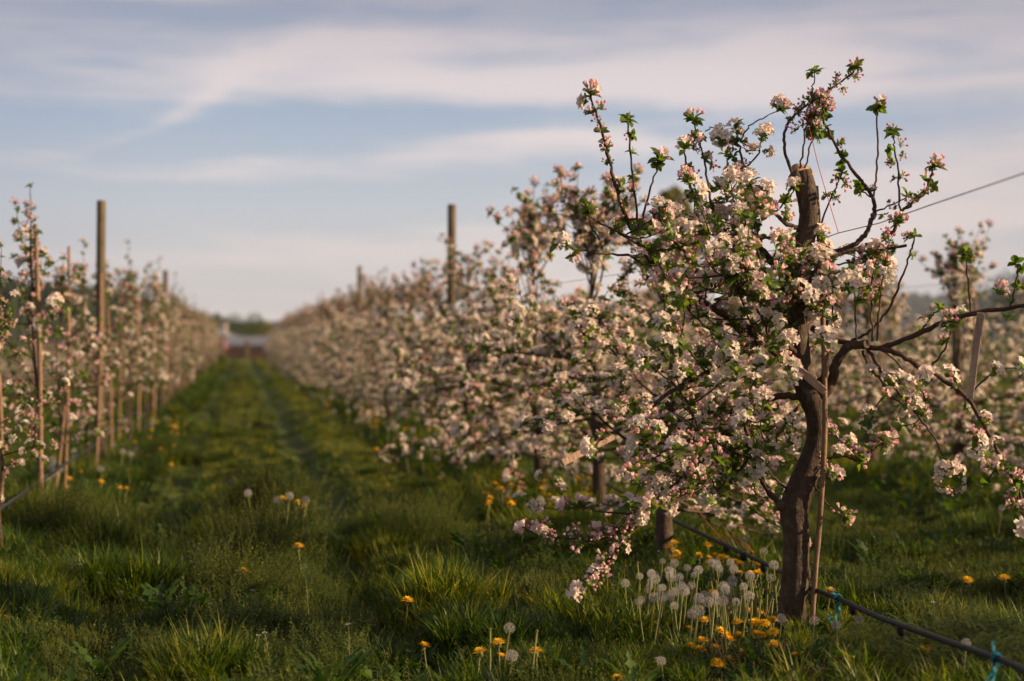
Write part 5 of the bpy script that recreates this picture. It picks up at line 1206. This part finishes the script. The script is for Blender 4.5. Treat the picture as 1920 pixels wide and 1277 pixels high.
def far_tree(px, d, H, W, colr, label, group, seed, trunk_h=.2, name='broadleaf_tree', n_=2600):
    p = at(px, HOR, d); o = empty(name, (p.x, p.y, -.2)); tag(o, label, 'tree', group); r = np.random.default_rng(seed)
    g = Geo(); tube(g, catmull([(0, 0, 0), (.05 * W, 0, H * .4), (0, .03 * W, H * .85)], 4), np.linspace(H * .03, H * .006, 9), 7)
    for k in range(9):
        a = k * 2.4; t = r.uniform(.25, .75); L = W * .42 * r.uniform(.6, 1); tube(g, catmull([(0, 0, H * t), (L * .5 * math.cos(a), L * .5 * math.sin(a), H * t + L * .3), (L * math.cos(a), L * math.sin(a), H * t + L * .5)], 3), np.linspace(H * .01, H * .003, 7), 5)
    g.build('trunk', M['bark'], o)
    g = Geo(); N_ = 26; cs = []
    for k in range(N_):
        t = trunk_h + (1 - trunk_h) * (k + .5) / N_; rad = W / 2 * math.sin(math.pi * min(.97, (t - trunk_h) / (1 - trunk_h) * .82 + .16)) ; a = k * 2.4; q = rad * r.uniform(.3, .85); cs.append((q * math.cos(a), q * math.sin(a), t * H, W * .2 * r.uniform(.7, 1.2)))
    per = n_ // N_
    for c in cs:
        P = r.normal(size=(per, 3)); P /= np.linalg.norm(P, axis=1)[:, None]; P *= (c[3] * r.uniform(.5, 1.05, per) ** .5)[:, None]; P[:, 2] *= .85; P += np.array(c[:3])
        fr = frames(r.normal(size=(per, 3)), r.uniform(0, 6, per), H * .017 * r.uniform(.7, 1.4, per)); q = Geo(); q.add([(-1, 0, 0), (0, -.6, .1), (1.2, 0, 0), (0, .6, .1)], np.array([[0, 1, 2, 3]])); g.stamp(q, fr, P, var=r.uniform(0, 1, per))
    g.build('crown', colr, o)
def crown_mat(name, a, b): return thin_mat(name, lambda n: n.ramp(attr(n, 'var'), [(0, a), (1, b)]), .35, .6, .2, (1.2, 1.2, .6))
M['crown_dark'] = crown_mat('crown_dark', (.022, .04, .02), (.05, .075, .03)); M['crown_yellow'] = crown_mat('crown_yellow', (.10, .10, .018), (.19, .17, .03)); M['crown_green'] = crown_mat('crown_green', (.04, .065, .018), (.08, .11, .03))
far_tree(478, 140, 3.6, 3.6, M['crown_green'], 'round green tree behind the far shed, left one of the pair', 'trees at the far end of the alley', 1)
far_tree(501, 138, 3.0, 2.6, M['crown_yellow'], 'smaller olive tree behind the far shed, against the right row', 'trees at the far end of the alley', 2)
far_tree(440, 190, 4.4, 5.0, M['crown_dark'], 'dark tree below the hill, above the red barn roof', 'trees at the far end of the alley', 3)
far_tree(1268, 42, 5.4, 2.1, M['crown_yellow'], 'tall yellow green tree showing as a blurred patch through the top of the pruned tree', None, 4, .12, 'poplar_tree', 5200)
far_tree(1895, 95, 5.3, 5.5, M['crown_dark'], 'dark distant tree at the right edge behind the rows', None, 5)

def ridge(name, profile, d, thick, mt, seed, n_=240):
    """wooded hill: profile of (px, py) of its skyline, at distance d"""
    px = np.linspace(profile[0][0], profile[-1][0], n_); py = np.interp(px, [p[0] for p in profile], [p[1] for p in profile]); r = np.random.default_rng(seed); g = Geo(); rows = 9; V = []
    for i in range(rows):
        f = i / (rows - 1); s = math.sin(f * math.pi / 2)
        for a, b in zip(px, py):
            dd = d + thick * f; H = (HOR - b) / FPX * (d + thick) + 1; p = at(a, HOR, dd); z = H * s ** .8 + (r.normal() * .06 * H * min(1, f * 3) if f > 0 else -1.5); V.append((p.x, p.y, z))
    idx = np.arange(rows * n_).reshape(rows, n_); F = np.stack([idx[:-1, :-1], idx[:-1, 1:], idx[1:, 1:], idx[1:, :-1]], -1).reshape(-1, 4)
    p2 = []
    for a, b in zip(px, py): p = at(a, HOR, d + thick * 1.8); p2.append((p.x, p.y, -2))
    g.add(np.vstack([V, p2]), np.vstack([F, np.column_stack([idx[-1, :-1], idx[-1, 1:], rows * n_ + np.arange(1, n_), rows * n_ + np.arange(n_ - 1)])]))
    return g.build(name, mt)
def wood_mat(name, a, b, sc):
    m, n = mat(name); tcn = n.n('ShaderNodeTexCoord'); nz = n.n('ShaderNodeTexNoise', {'Vector': tcn.outputs['Object'], 'Scale': sc, 'Detail': 5, 'Roughness': .7}).outputs[0]
    bp = n.n('ShaderNodeBump', {'Strength': 1.0, 'Distance': 2.0, 'Height': nz}); p = n.n('ShaderNodeBsdfPrincipled', {'Base Color': n.ramp(nz, [(.35, a), (.65, b)]), 'Roughness': 1, 'Specular IOR Level': 0, 'Normal': bp.outputs[0]}); finish(n, p.outputs[0]); return m
M['wood1'] = wood_mat('wooded_hill', (.020, .030, .018), (.045, .055, .025), .12); M['wood2'] = wood_mat('wooded_far', (.03, .045, .05), (.06, .075, .08), .04)  # far wood is blue-grey: distance haze put into its colour
tag(ridge('hills', [(-900, 470), (-300, 500), (0, 528), (140, 538), (250, 556), (370, 586), (450, 606), (520, 618), (600, 630)], 420, 120, M['wood1'], 1), kind='structure')
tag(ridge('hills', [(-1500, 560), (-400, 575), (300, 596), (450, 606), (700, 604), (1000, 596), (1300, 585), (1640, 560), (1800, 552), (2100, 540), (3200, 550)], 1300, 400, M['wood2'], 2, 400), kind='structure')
mh = bpy.data.materials.new('haze'); mh.use_nodes = True; nh = NT(mh.node_tree)
vol = nh.n('ShaderNodeVolumePrincipled', {'Color': (0.80, 0.86, 0.95, 1), 'Density': 0.00011, 'Anisotropy': 0.3})
oh = nh.n('ShaderNodeOutputMaterial'); nh.t.links.new(vol.outputs[0], oh.inputs[1])
gh = Geo(); gh.add([(x, y, z) for z in (-6, 170) for y in (-2700, 2700) for x in (-2700, 2700)], [[0, 2, 3, 1], [4, 5, 7, 6], [0, 1, 5, 4], [2, 6, 7, 3], [0, 4, 6, 2], [1, 3, 7, 5]])
tag(gh.build('haze', mh, smooth=False), kind='stuff')
print('clusters', len(HC.items), 'grass', len(PX))
